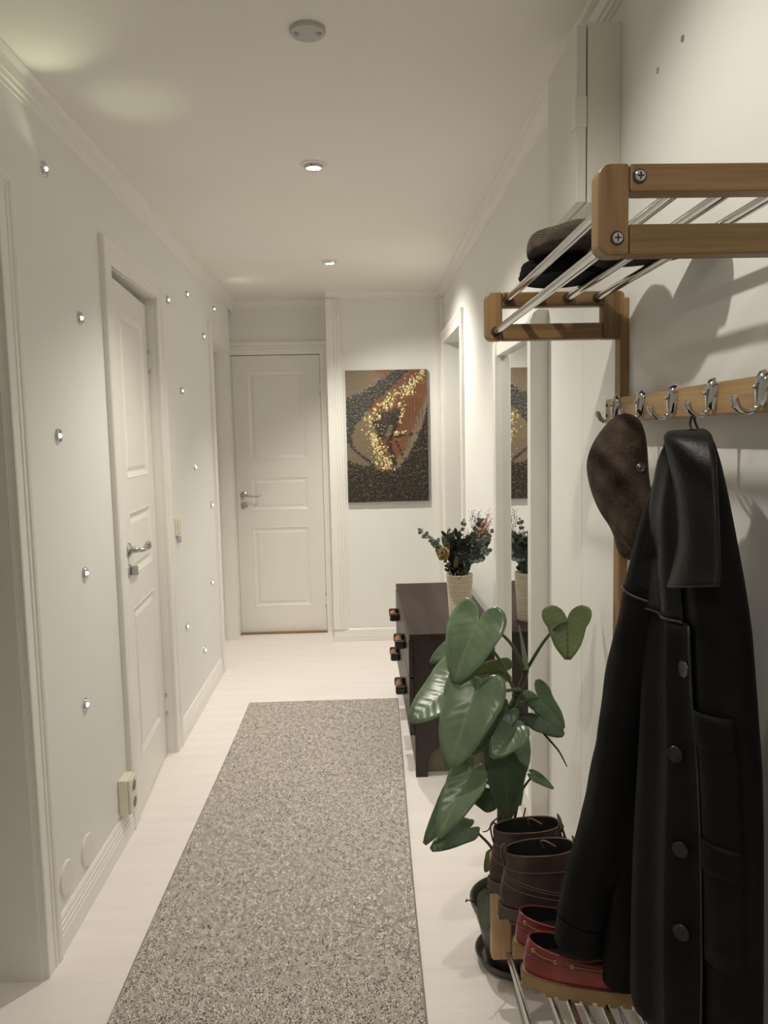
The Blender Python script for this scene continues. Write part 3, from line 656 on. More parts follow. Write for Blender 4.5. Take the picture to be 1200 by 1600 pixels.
for s, y in ((.36, .49), (.41, .57), (.47, .42), (.56, .43), (.66, .42), (.29, .58), (.5, .47), (.62, .77)): blob(s, y, .0145, 1.5, rg.uniform(-.5, .5))
gl.build('gold_relief', GOLD, pn, True, kind='stuff')

# ------------------------------------------------------------------ rug
NRX, NRY = 14, 60; top = []
def rugxy(a, b):
    y = .35 + (3.92 - .35) * b; xl = -.628 + .0105 * (y - 1.0) + .004 * math.sin(y * 2.3); xr = .118 + .0185 * (y - 1.0) + .004 * math.sin(y * 1.7 + 1)
    return xl + (xr - xl) * a, y
rug = empty('runner_rug', (-.24, 2.1, 0)); tag(rug, 'long grey black-and-cream woven runner rug on the white floor', 'rug')
rows = []
for j in range(NRY + 1):
    r = []
    for i in range(NRX + 1):
        x, y = rugxy(i / NRX, j / NRY); r.append((x + .24, y - 2.1, .0075 + .0012 * nz((x * 5, y * 5, 2))))
    rows.append(r)
mb = MB().grid(rows); nn = NRX + 1
edge = [i for i in range(nn)] + [j * nn + NRX for j in range(1, NRY + 1)] + [NRY * nn + i for i in range(NRX - 1, -1, -1)] + [j * nn for j in range(NRY - 1, 0, -1)]
b0 = len(mb.v); mb.v += [(mb.v[i][0], mb.v[i][1], .0006) for i in edge]
for k in range(len(edge)):
    k2 = (k + 1) % len(edge); mb.f.append((edge[k], edge[k2], b0 + k2, b0 + k))
mb.build('rug_body', RUGM, rug, True, auto=40)
for a in (0, 1):
    pts = [(rugxy(a, j / NRY)[0] + .24, rugxy(a, j / NRY)[1] - 2.1, .0052) for j in range(NRY + 1)]
    MB().tube(pts, .0030, 6).build('bound_edge', RUGE, rug, True)
pts = [(rugxy(i / NRX, 1)[0] + .24, 3.92 - 2.1, .0052) for i in range(NRX + 1)]
MB().tube(pts, .0030, 6).build('bound_edge', RUGE, rug, True)

# ------------------------------------------------------------------ chest of drawers
ch = empty('chest_of_drawers', (0, 0, 0)); tag(ch, 'dark stained pine chest of drawers with dowel handles under the vase', 'chest of drawers')
CX0, CX1, CY0, CY1, CT = .203, .548, 2.985, 4.05, .592
MB().box(CX0 - .018, CX1, CY0 - .004, CY1 + .004, CT - .024, CT).build('top', CHESTT, ch, bevel=.004)
# side boards with an arched foot cut-out
def side(y0):
    w = CX1 - CX0; n = 14; prof = [(0, 0), (.048, 0)]
    prof += [(.048 + (w - .096) * .5 * (1 - math.cos(PI * i / n)), .012 + .125 * math.sin(PI * i / n) ** .6) for i in range(n + 1)]
    prof += [(w - .048, 0), (w, 0), (w, CT - .024), (0, CT - .024)]
    MB().prism(prof, (CX0, y0, 0), (1, 0, 0), (0, 0, 1), (0, .022, 0)).build('side_board', CHEST, ch, bevel=.0015)
side(CY0); side(CY1 - .022)
MB().box(CX0 + .006, CX1 - .014, CY0 + .05, CY0 + .066, 0, .149).build('plinth_board', mat('grey_brown_board', (.19, .15, .115), .6, var=.12, scale=12), ch)
MB().box(CX1 - .012, CX1 - .004, CY0 + .022, CY1 - .022, .14, CT - .024).build('back_board', CHEST, ch)
MB().box(CX0 + .004, CX1 - .012, CY0 + .022, CY1 - .022, .15, .168).build('bottom_board', CHEST, ch)
for r, (z0, z1) in enumerate(((.413, .565), (.172, .407))):
    d = MB().box(CX0 - .020, CX0 + .002, CY0 + .006, CY1 - .006, z0, z1).build('drawer', CHEST, ch, bevel=.004)
    for yc in (3.27, 3.77):
        zc = (z0 + z1) / 2
        for s in (-.056, .056):
            MB().box(CX0 - .066, CX0 - .019, yc + s - .014, yc + s + .014, zc - .019, zc + .019).build('handle_block', BLACKWOOD, d, bevel=.009, segs=3)
        MB().cyl((CX0 - .047, yc - .0425, zc), (CX0 - .047, yc + .0425, zc), .0155, 14).build('handle_dowel', DOWEL, d, True, auto=40)

# ------------------------------------------------------------------ ribbed vase and dried bouquet
VX, VY = .412, 3.16
prof = [(.001, 0), (.039, 0), (.042, .004)]
for i in range(19):
    z = .008 + i * .0098; r = .0415 + .0105 * (i / 18.0) ** 1.2
    prof += [(r, z), (r + .0036, z + .0030), (r + .0036, z + .0064), (r, z + .0094)]
prof += [(.0545, .196), (.0565, .200), (.0565, .206), (.0535, .207), (.052, .203), (.050, .19), (.045, .03), (.001, .025)]
va = MB().lathe(prof, (0, 0, 0), (0, 0, 1), 40).build('flower_vase', CERAM, None, True, auto=50); va.location = (VX, VY, CT)
tag(va, 'cream horizontally ribbed ceramic vase on the dark chest', 'vase')
bq = empty('dried_bouquet', (VX, VY, CT + .03)); tag(bq, 'dried bouquet of eucalyptus, rose and rust sprigs in the ribbed vase', 'dried flowers')
rb = random.Random(11)
BO = Vector((VX, VY, CT + .03))
def bl(p): return Vector(p) - BO
def leaflet(mb, p, d, up, L, w, n=8):
    """little rounded cupped leaf from p along d"""
    d = Vector(d).normalized(); s = d.cross(Vector(up)); s = s.normalized() if s.length > 1e-5 else d.orthogonal().normalized(); nrm = s.cross(d)
    p = Vector(p); vs = [p]; 
    for ring in (.55, 1.0):
        for k in range(n):
            q = 2 * PI * k / n; u = .5 - .5 * math.cos(q) ; x = p + d * (L * (.5 + (u - .5) * ring)) + s * (w * .5 * math.sin(q) * ring) + nrm * (L * .12 * (ring - .5))
            vs.append(x)
    vs[0] = p + d * (L * .5) - nrm * L * .05; vs.append(vs[0] - nrm * .0012); fs = []
    for k in range(n):
        k2 = (k + 1) % n; fs += [(0, 1 + k, 1 + k2), (1 + k, 1 + n + k, 1 + n + k2, 1 + k2), (1 + n + k, 2 * n + 1, 1 + n + k2)]
    mb.add(vs, fs)
def sprig(name, pts, m, L, w, step, rr=.0014, tmat=None, spread=.8, start=.25):
    P = spline([bl(p) for p in pts], 8); o = MB().tube(P, [rr] * len(P), 6).build('stem', tmat or DRIED, bq, True)
    mb = MB(); n = len(P)
    tot = 0; side_ = 1
    for i in range(int(n * start), n - 1):
        tot += (P[i + 1] - P[i]).length
        if tot >= step:
            tot = 0; side_ *= -1; t = (P[i + 1] - P[i]).normalized()
            for sd_ in (1, -1):
                a = t.orthogonal().normalized(); a.rotate(Quaternion(t, rb.uniform(-.7, .7) + (0 if sd_ > 0 else PI)))
                k = .85 + .6 * rb.random()
                leaflet(mb, P[i], t * .55 + a * spread, Vector((rb.uniform(-.5, .5), -1, rb.uniform(-.3, .8))), L * k, w * k)
    t = (P[-1] - P[-2]).normalized(); leaflet(mb, P[-1], t, (0, -1, 0), L * .8, w * .8)
    mb.build(name, m, bq, True); return o
BASE = (VX, VY, CT + .035)
sprig('eucalyptus_sprig', [BASE, (0.3669, 3.14, 0.8122), (0.3235, 3.12, 0.9154), (0.2474, 3.11, 0.9901)], EUCL, .018, .016, .013, start=.5)
sprig('eucalyptus_sprig', [BASE, (0.4313, 3.14, 0.8454), (0.4823, 3.12, 0.9273), (0.539, 3.14, 0.9712)], EUC, .026, .024, .014, start=.3)
sprig('eucalyptus_sprig', [BASE, (0.431, 3.12, 0.8353), (0.4808, 3.08, 0.875), (0.516, 3.07, 0.9019)], EUC, .026, .024, .013, start=.3)
sprig('eucalyptus_sprig', [BASE, (0.4263, 3.18, 0.8662), (0.4732, 3.2, 0.9383), (0.515, 3.22, 1.0084)], EUC, .022, .018, .014, start=.3)
sprig('eucalyptus_sprig', [BASE, (0.4088, 3.17, 0.8682), (0.4162, 3.18, 0.9342), (0.436, 3.2, 1.0125)], EUCL, .016, .013, .014, start=.45)
sprig('dark_leaf_sprig', [BASE, (0.3928, 3.13, 0.8614), (0.3922, 3.12, 0.9163), (0.4033, 3.12, 0.9611)], DRIED, .034, .012, .010, start=.2, spread=.4)
sprig('dark_leaf_sprig', [BASE, (0.3792, 3.15, 0.8451), (0.3692, 3.15, 0.9046), (0.3656, 3.16, 0.9462)], DRIED, .034, .012, .010, start=.2, spread=.4)
sprig('dark_leaf_sprig', [BASE, (0.4276, 3.15, 0.8762), (0.4496, 3.15, 0.9293), (0.4742, 3.17, 0.953)], DRIED, .028, .014, .010, start=.25, spread=.55)
sprig('dark_leaf_sprig', [BASE, (0.4378, 3.13, 0.8415), (0.4618, 3.11, 0.8814), (0.479, 3.1, 0.9143)], EUC, .03, .02, .012, start=.2, spread=.6)
sprig('dark_leaf_sprig', [BASE, (0.3595, 3.12, 0.8346), (0.3315, 3.1, 0.8863), (0.3112, 3.1, 0.9344)], EUC, .026, .014, .014, start=.3, spread=.5)
for a, b, L, w in (((0.3848, 3.09, 0.8336), (0.3921, 3.08, 0.8931), .055, .022), ((0.3477, 3.1, 0.9176), (0.3328, 3.1, 0.9812), .055, .02), ((0.3656, 3.12, 0.8984), (0.3582, 3.12, 0.9437), .04, .016)):
    mb = MB(); leaflet(mb, bl(a), Vector(b) - Vector(a), (0.2, -1, .2), L, w, 10); mb.build('green_leaf', DRYGREEN, bq, True)
sprig('dark_leaf_sprig', [BASE, (0.4061, 3.11, 0.8616), (0.4159, 3.1, 0.9106), (0.4332, 3.09, 0.9379)], DRIED, .03, .016, .009, start=.2, spread=.6)
sprig('dark_leaf_sprig', [BASE, (0.3936, 3.18, 0.8453), (0.386, 3.2, 0.9023), (0.3921, 3.2, 0.9566)], EUC, .026, .018, .012, start=.3, spread=.6)
sprig('dark_leaf_sprig', [BASE, (0.4463, 3.17, 0.8564), (0.4887, 3.18, 0.9026), (0.523, 3.19, 0.9274)], DRIED, .028, .02, .010, start=.25, spread=.7)
# spikes of purple berries
for top_, low in (((0.3638, 3.14, 0.9915), (0.3657, 3.14, 0.9275)), ((0.4364, 3.13, 0.959), (0.4199, 3.13, 0.9061))):
    mb = MB(); A, B = bl(low), bl(top_)
    for k in range(46):
        t = rb.random(); mb.ball(A.lerp(B, t) + Vector((rb.gauss(0, .006), rb.gauss(0, .006), 0)), rb.uniform(.0022, .0036), 6, 4)
    MB().tube([bl(BASE), A, B], .0011, 5).build('stem', DRIED, bq, True); mb.build('berry_spike', PURPLE, bq, True)
# feathery rust coloured filler
def filler(name, m, tops, n, sp, r):
    mb = MB(); st = MB(); A = bl((0.4652, 3.15, 0.8913))
    st.tube([bl(BASE), A], .0011, 5)
    for tp in tops:
        B = bl(tp); st.tube(spline([A, A.lerp(B, .5) + Vector((rb.uniform(-.01, .01), 0, .005)), B], 4), .0007, 4)
        for k in range(n):
            t = rb.uniform(.62, 1.03); c = A.lerp(B, t) + Vector((rb.gauss(0, sp), rb.gauss(0, sp), rb.gauss(0, sp)))
            mb.ball(c, rb.uniform(r * .6, r * 1.3), 5, 3); st.tube([A.lerp(B, max(.4, t - .12)), c], .0004, 3, cap=False)
    st.build('filler_twigs', m, bq); mb.build(name, m, bq, True)
filler('rust_filler', RUST, [(0.5377, 3.16, 1.0491), (0.517, 3.15, 1.0079), (0.5285, 3.14, 0.9874), (0.4966, 3.14, 0.9936), (0.5463, 3.18, 1.0147)], 42, .0075, .0022)
filler('brown_filler', DRIED, [(0.4657, 3.16, 1.0562), (0.4857, 3.17, 1.0387), (0.4475, 3.15, 0.9883), (0.4982, 3.18, 1.0535)], 12, .008, .0022)
# the rose: layered petals
R0 = bl((0.3358, 3.09, 0.8957)); fd = Vector((-.35, -1, .35)).normalized(); ra = fd.orthogonal().normalized(); rbv = fd.cross(ra)
MB().tube(spline([bl(BASE), R0 + Vector((.015, .02, -.03)), R0 - fd * -.0], 5), .0016, 6).build('stem', DRIED, bq, True)
for ringi, (cnt, rr_, open_, mm) in enumerate(((6, .027, .55, ROSE), (5, .022, .9, ROSE), (5, .015, 1.15, ROSE2), (3, .009, 1.3, ROSE2))):
    mb = MB()
    for k in range(cnt):
        a0 = 2 * PI * k / cnt + ringi * .6; g = []
        for i in range(5):
            t = i / 4; row = []
            for j in range(6):
                q = a0 + (j / 5 - .5) * 2 * PI / cnt * 1.45
                rad = rr_ * (.25 + .75 * math.sin(min(1, t * 1.15) * PI / 2)) * (1 + .06 * math.sin(q * 5)); hh = -.012 + t * .026 * open_ - (.006 if t == 1 and ringi == 0 else 0)
                row.append(R0 + ra * math.cos(q) * rad + rbv * math.sin(q) * rad + fd * hh)
            g.append(row)
        mb.grid(g)
    mb.build('rose_petals', mm, bq, True, solid=.0008)

# ------------------------------------------------------------------ wall mirror with deep white frame
mr = empty('wall_mirror', (XR, 2.33, .10)); tag(mr, 'tall wall mirror in a deep white wooden frame beside the chest', 'mirror')
MY, MZ = .652, 1.645      # outer width and height
def stile(y0):
    w = .044; pr = [(0, 0), (-.055, 0), (-.055, MZ - .03), (-.047, MZ - .012), (-.032, MZ), (0, MZ)]
    MB().prism(pr, (0, y0, 0), (1, 0, 0), (0, 0, 1), (0, w, 0)).build('frame_stile', TRIM, mr, bevel=.003)
stile(0); stile(MY - .044)
MB().box(-.046, 0, .044, MY - .044, MZ - .075, MZ - .022).build('frame_top_rail', TRIM, mr, bevel=.003)
MB().box(-.046, 0, .044, MY - .044, .02, .075).build('frame_bottom_rail', TRIM, mr, bevel=.003)
MB().box(-.024, -.018, .0445, MY - .0445, .0755, MZ - .0755).build('mirror_plate', MIRROR, mr)
MB().box(-.0175, -.001, .0445, MY - .0445, .0755, MZ - .0755).build('backing_board', DARKSLOT, mr)

# ------------------------------------------------------------------ oak and chrome hat rack with hook rail
hr = empty('hat_rack', (XR, 1.0, 0)); tag(hr, 'oak and chrome hat rack with slotted brackets and a rail of hooks', 'hat rack')
def hb(x0, x1, y0, y1, z0, z1, name, m, bev=.003, parent=None): return MB().box(x0 - XR, x1 - XR, y0 - 1.0, y1 - 1.0, z0, z1).build(name, m, parent or hr, bevel=bev)
for y in (.885, 1.636): hb(.561, XR, y, y + .036, .80, 1.655, 'upright', OAK_Z)
def hq(x, y, z): return (x - XR, y - 1.0, z)
def bracket(y0, th=.030, front=True):
    """rounded rectangular slotted end frame lying in the x-z plane"""
    x0, x1, z0, z1, b = .276, .572, 1.570, 1.670, .031
    def rr(ax0, ax1, az0, az1, r, n=5):
        o = []
        for cx, cz, a0 in ((ax1 - r, az1 - r, 0), (ax0 + r, az1 - r, PI / 2), (ax0 + r, az0 + r, PI), (ax1 - r, az0 + r, 1.5 * PI)):
            for i in range(n + 1):
                a = a0 + PI / 2 * i / n; o.append((cx + r * math.cos(a), cz + r * math.sin(a)))
        return o
    # horizontal bars between the two upright end blocks; the outside corners are rounded
    e = .012
    def blk(xa, xb, rl, rrt, name):
        o = []; n = 5
        for cx, cz, a0, r in ((xb, z1, 0, rrt), (xa, z1, PI / 2, rl), (xa, z0, PI, rl), (xb, z0, 1.5 * PI, rrt)):
            sx = -1 if a0 in (0, 1.5 * PI) else 1; sz = -1 if a0 in (0, PI / 2) else 1
            if r < 1e-4: o.append((cx - XR, cz)); continue
            for i in range(n + 1):
                a = a0 + PI / 2 * i / n; o.append((cx + sx * r + r * math.cos(a) - XR, cz + sz * r + r * math.sin(a)))
        return MB().prism(o, (0, y0 - 1.0, 0), (1, 0, 0), (0, 0, 1), (0, th, 0)).build(name, OAK_Z, hr, bevel=.0035)
    blk(x0, x0 + .035, .014, 0, 'bracket_end_block'); blk(x1 - .047, x1, 0, .012, 'bracket_end_block')
    hb(x0 + .0352, x1 - .0472, y0 + .0005, y0 + th - .0005, z1 - b, z1 - .0004, 'bracket_bar', OAK_X)
    hb(x0 + .0352, x1 - .0472, y0 + .0005, y0 + th - .0005, z0 + .0004, z0 + .034, 'bracket_bar', OAK_X)
bracket(.880); bracket(1.640)
RODS = [(.322, 1.655), (.386, 1.655), (.449, 1.655), (.513, 1.655), (.297, 1.588)]
for x, z in RODS:
    MB().cyl(hq(x, .905, z), hq(x, 1.645, z), .0075, 16).build('chrome_rod', CHROME, hr, True, auto=40)
    MB().lathe([(.0078, 0), (.0105, 0), (.0105, .006), (.0078, .006)], hq(x, 1.634, z), (0, 1, 0), 16, False).build('rod_collar', mat('dark_oak_plug_%d' % int(x * 1000), (.05, .028, .015), .6), hr, True, auto=40)
    if x not in (.322, .297): continue
    s = MB().lathe([(.0001, -.0035), (.0055, -.0030), (.0068, -.0008), (.0068, .003)], hq(x, .8795, z), (0, 1, 0), 18)
    so_ = s.build('screw', ZINC, hr, True, auto=40)
    MB().box(x - XR - .0038, x - XR + .0038, .8795 - 1.0 - .0040, .8795 - 1.0 - .0028, z - .0008, z + .0008).build('screw_slot', DARKSLOT, so_)
    MB().box(x - XR - .0008, x - XR + .0008, .8795 - 1.0 - .0041, .8795 - 1.0 - .0028, z - .0038, z + .0038).build('screw_slot', DARKSLOT, so_)
    MB().lathe([(.0068, .0), (.0079, .0), (.0079, -.0005), (.0068, -.0005)], hq(x, .8795, z), (0, 1, 0), 18, False).build('screw_recess', DARKSLOT, hr)
hb(.540, .5605, .82, 1.668, 1.394, 1.443, 'hook_rail', OAK_Y, .003)
for z in (1.408, 1.430): MB().cyl(hq(.5399, 1.657, z), hq(.5385, 1.657, z), .0035, 10).build('rail_peg', DARKSLOT, hr, True, auto=40)
def hook(y):
    prof = [(0, .016), (.004, .016), (.0075, .011), (.008, 0), (.0075, -.012), (.006, -.018), (0, -.018)]
    b = MB()
    # domed back plate
    rs = []
    for t, wd, bl_ in ((.029, .003, .001), (.026, .009, .008), (.016, .0122, .013), (0, .0122, .0145), (-.012, .0095, .0135), (-.019, .005, .011)):
        rs.append([(-bl_ * max(0, math.sin(PI * k / 10)) , wd * math.cos(PI * k / 10), t) for k in range(11)] )
    b.grid(rs); b.add([(0, r[0][1], r[0][2]) for r in rs] + [(0, r[-1][1], r[-1][2]) for r in rs], [(i, i + 1, i + 7, i + 6) for i in range(5)])
    pts = spline([(-.008, 0, -.012), (-.010, 0, -.020), (-.017, 0, -.026), (-.028, 0, -.0265), (-.037, 0, -.020), (-.0415, 0, -.010)], 5)
    b.tube(pts, [.0052 - .0014 * math.sin(PI * min(1, i / 20)) + (.0006 if i > 20 else 0) for i in range(len(pts))], 10)
    b.ball(pts[-1], .0056, 10, 6)
    o = b.build('hook', CHROME, hr, True, auto=60); o.location = (.5398 - XR, y - 1.0, 1.421)
    MB().lathe([(.0001, .003), (.0028, .0022), (.003, 0)], (-.0142, 0, .006), (-1, 0, 0), 10).build('hook_screw', ZINC, o, True)
for y in (1.588, 1.445, 1.300, 1.154, 1.008, .862): hook(y)
# ------------------------------------------------------------------ shoe rack, same oak and chrome family
sr = empty('shoe_rack', (XR, 1.0, 0)); tag(sr, 'oak and chrome shoe rack under the coat, holding boots and boat shoes', 'shoe rack')
def sb(x0, x1, y0, y1, z0, z1, name, m, bev=.003): return MB().box(x0 - XR, x1 - XR, y0 - 1.0, y1 - 1.0, z0, z1).build(name, m, sr, bevel=bev)
for y in (.885, 1.733):
    sb(.294, .342, y, y + .030, .107, .372, 'end_post', OAK_P, .006)
    sb(.3422, .5758, y + .0005, y + .0295, .107, .139, 'bottom_bar', OAK_P)
    sb(.3422, .5758, y + .0005, y + .0295, .256, .2815, 'middle_bar', OAK_P)
    sb(.3422, .5758, y + .0005, y + .0295, .289, .3175, 'top_bar', OAK_P)
    sb(.556, XR, y + .0306, y + .052, .12, .40, 'wall_post', OAK_Z)
for x in (.335, .402, .469, .537): MB().cyl(hq(x, .908, .122), hq(x, 1.741, .122), .0075, 16).build('chrome_rod', CHROME, sr, True, auto=40)
for x in (.386, .449, .513): MB().cyl(hq(x, .908, .2725), hq(x, 1.741, .2725), .0075, 16).build('chrome_rod', CHROME, sr, True, auto=40)
for x in (.502, .545): MB().cyl(hq(x, .908, .3098), hq(x, 1.741, .3098), .0075, 16).build('chrome_rod', CHROME, sr, True, auto=40)

# ------------------------------------------------------------------ footwear
def ring_pt(rg_, th, off=0.0):
    z, xb, xf, hw, tilt = rg_; xc = (xb + xf) / 2; a = (xf - xb) / 2 + off; c, s = math.cos(th), math.sin(th)
    ex = .86
    x = xc + a * math.copysign(abs(c) ** ex, c); y = (hw + off) * math.copysign(abs(s) ** ex, s) * (1 + .10 * c)
    return Vector((x, y, z + tilt * (c + 1) / 2))
def surf(rs, z, th, off=.0008):
    for a, b in zip(rs, rs[1:]):
        if a[0] <= z <= b[0] or b is rs[-1]:
            t = max(0, min(1, (z - a[0]) / (b[0] - a[0]))); r = tuple(p + (q - p) * t for p, q in zip(a, b)); return ring_pt(r, th, off)
def shell(rs, name, m, inner_m, parent, n=40, cap_top=False):
    R_ = [[ring_pt(r, 2 * PI * k / n) for k in range(n)] for r in rs]
    o = MB().rings(R_, True, False).build(name, m, parent, True, auto=60)
    # lining: goes back down inside
    inn = [R_[-1]] + [[ring_pt((r[0] + (.001 if i == 0 else 0), r[1], r[2], r[3], r[4]), 2 * PI * k / n, -.0045) for k in range(n)] for i, r in enumerate(rs[::-1][:max(2, len(rs) - 2)])]
    MB().rings(inn, False, True).build('lining', inner_m, parent, True, auto=60)
    return o
def seam(rs, path, parent, m=THREAD, r=.0009, name='seam'):
    pts = []
    for (z0, t0), (z1, t1) in zip(path, path[1:]):
        for i in range(10): pts.append(surf(rs, z0 + (z1 - z0) * i / 10, t0 + (t1 - t0) * i / 10))
    pts.append(surf(rs, *path[-1])); return MB().tube(pts, r, 5).build(name, m, parent, True)
def sole(rs_out, L, hw, z0, z1, m, parent, lug=.008, welt=THREAD, pitch=.022):
    n = 40; prof = [(z0 + lug, .002), (z0 + lug + .004, .004), (z1 - .003, .005), (z1, .004)]
    R_ = [[ring_pt((z, .0, L, hw, 0), 2 * PI * k / n, o) for k in range(n)] for z, o in prof]
    s = MB().rings(R_).build('sole', m, parent, True, auto=40)
    lg = MB(); k = 0; x = -.004
    while x < L + .002:
        for sd_ in (-1, 1):
            c = max(-.995, min(.995, (x + pitch * .33 - L / 2) / (L / 2 + .004))); y = sd_ * (hw + .0005) * (1 - abs(c) ** 2.3) ** .5 * (1 + .1 * c)
            lg.box(x, x + pitch * .66, min(y, y * .35), max(y, y * .35), z0, z0 + lug + .001)
        x += pitch
    lg.build('sole_lugs', m, s, kind='stuff')
    pts = [ring_pt((z1 + .0005, 0, L, hw, 0), 2 * PI * k / 60, .0035) for k in range(61)]
    MB().tube(pts, .0012, 5, cap=False).build('welt_stitching', welt, s, True)
    return s
def boot(loc, rz, label):
    b = empty('ankle_boot', loc, rz); tag(b, label, 'boot', 'pair of brown ankle boots')
    L = .272
    rs = [(.030, .002, L, .041, 0), (.046, .0, L - .001, .0425, 0), (.062, .0, L - .008, .0415, 0), (.074, .002, .232, .040, 0), (.086, .005, .200, .0385, 0), (.100, .008, .184, .037, 0), (.116, .010, .172, .036, .002), (.130, .010, .167, .037, .005), (.144, .009, .164, .038, .010), (.150, .010, .163, .0385, .012)]
    sole(rs, L, .041, 0, .030, BOOTSOLE, b, .005)
    shell(rs, 'upper', BOOTM, DARKLIN, b)
    MB().tube([ring_pt((.1505, .010, .163, .0385, .012), 2 * PI * k / 48, -.002) for k in range(49)], .0024, 6, cap=False).build('collar_edge', BOOTLT, b, True)
    for s in (1, -1):
        seam(rs, [(.118, s * PI * .98), (.117, s * PI * .6), (.122, s * PI * .2)], b)
        seam(rs, [(.110, s * PI * .98), (.092, s * PI * .66), (.074, s * PI * .46), (.052, s * PI * .40)], b)
        seam(rs, [(.105, s * PI * .98), (.087, s * PI * .68), (.069, s * PI * .48), (.052, s * PI * .42)], b)
        seam(rs, [(.092, s * PI * .99), (.076, s * PI * .75), (.060, s * PI * .52), (.050, s * PI * .45)], b)
        seam(rs, [(.058, s * PI * .44), (.062, s * PI * .2), (.060, s * PI * .02)], b)
    # heel pull tab, tongue and laces
    MB().tube(spline([(.010, 0, .118), (.005, 0, .14), (.004, 0, .157), (.011, 0, .166), (.016, 0, .155), (.015, 0, .135)], 5), [.006] * 26, 8, flat=.35).build('heel_pull_tab', BOOTLT, b, True)
    g = []
    for i in range(8):
        t = i / 7; z = .085 + t * .088; xf = .176 - .016 * t + .016 * (1 - t) ** 2; g.append([(xf + .004 * math.cos(q * 1.2), .024 * math.sin(q), z) for q in [(-1 + 2 * j / 6) for j in range(7)]])
    MB().grid(g).build('tongue', BOOTLT, b, True, solid=.003)
    for z in (.098, .112, .126, .140):
        r = [q for q in rs if q[0] >= z][0]; xf = r[2]
        MB().tube(spline([(xf - .012, -.022, z + r[4]), (xf + .004, -.010, z + .004 + r[4]), (xf + .005, .010, z + .004 + r[4]), (xf - .012, .022, z + r[4])], 4), .0018, 6).build('lace', BOOTSOLE, b, True)
    MB().tube(spline([(.12, -.012, .165), (.098, -.006, .175), (.09, .004, .168), (.096, .010, .15)], 5), .0018, 6).build('lace', LACE, b, True)
    return b
boot((.288, 1.588, .3178), math.radians(-3), 'dark brown leather ankle boot in front, heel towards the rug, behind the red shoes')
boot((.281, 1.684, .3178), math.radians(-2), 'dark brown leather ankle boot behind its twin, next to the plant')
def boat(loc, rz, label):
    b = empty('boat_shoe', loc, rz); tag(b, label, 'shoe', 'pair of oxblood boat shoes')
    L = .262
    rs = [(.034, .003, L, .041, 0), (.046, .001, L - .001, .0425, 0), (.058, .002, L - .006, .0415, 0), (.068, .004, L - .022, .040, 0), (.074, .005, .215, .039, -.003), (.080, .006, .196, .038, -.006), (.088, .007, .178, .037, -.012), (.094, .009, .166, .036, -.020), (.098, .010, .160, .0355, -.024)]
    sole(rs, L, .0415, 0, .034, TANSOLE, b, .007, THREAD, .024)
    low = [r for r in rs if r[0] <= .0741]; 
    shell(rs, 'upper', REDM, DARKLIN, b)
    # vamp and side apron over the front, shade put into the darker colour
    n = 40; vp = MB(); rr = []
    for z in (.036, .046, .058, .068, .074, .080, .088):
        rr.append([surf(rs, z, (-PI * .30 + PI * .6 * k / 24), .0012) for k in range(25)])
    vp.grid(rr).build('vamp', REDD, b, True)
    MB().tube([ring_pt((.0985, .010, .160, .0355, -.024), 2 * PI * k / 48, -.0015) for k in range(49)], .0028, 6, cap=False).build('collar_binding', REDM, b, True)
    MB().rings([[ring_pt((.050, .01, .20, .034, 0), 2 * PI * k / 24, -.002) for k in range(24)], [ring_pt((.053, .01, .20, .034, 0), 2 * PI * k / 24, -.006) for k in range(24)]]).build('insole', INSOLE, b, True)
    for s in (1, -1):
        seam(rs, [(.074, s * PI * .995), (.072, s * PI * .75), (.067, s * PI * .5), (.064, s * PI * .3)], b)
        seam(rs, [(.066, s * PI * .70), (.040, s * PI * .68)], b)
        # collar lace threaded through eyelets
        for z0, t0, z1, t1 in ((.088, .80, .078, .62), (.076, .53, .073, .40)):
            A = surf(rs, z0, s * PI * t0, .001); B = surf(rs, z1, s * PI * t1, .001); M = surf(rs, (z0 + z1) / 2, s * PI * (t0 + t1) / 2, .0026)
            MB().tube(spline([A, M, B], 5), .0017, 6).build('lace', LACE, b, True)
            for p in (A, B):
                d = Vector((0, s, .15)).normalized(); MB().lathe([(.0022, 0), (.0038, .0), (.0042, .0012), (.003, .002), (.0022, .001)], p, (-.25, s, .1), 12, False).build('eyelet', BRASS, b, True)
    MB().tube(spline([(.155, -.02, .092), (.17, -.008, .094), (.168, .012, .094), (.155, .022, .092)], 4), .0022, 6).build('lace', LACE, b, True)
    g = []
    for i in range(7):
        t = i / 6; g.append([(.205 - .062 * t, .026 * math.sin(q), .078 + .028 * t + .006 * math.cos(q)) for q in [(-1 + 2 * j / 6) for j in range(7)]])
    MB().grid(g).build('tongue', REDD, b, True, solid=.003)
    return b
boat((.304, 1.428, .2806), math.radians(-13), 'oxblood boat shoe with tan lug sole, nearer one under the coat sleeve')
boat((.305, 1.513, .2806), math.radians(-10), 'oxblood boat shoe mostly hidden behind its twin, under the brown boots')

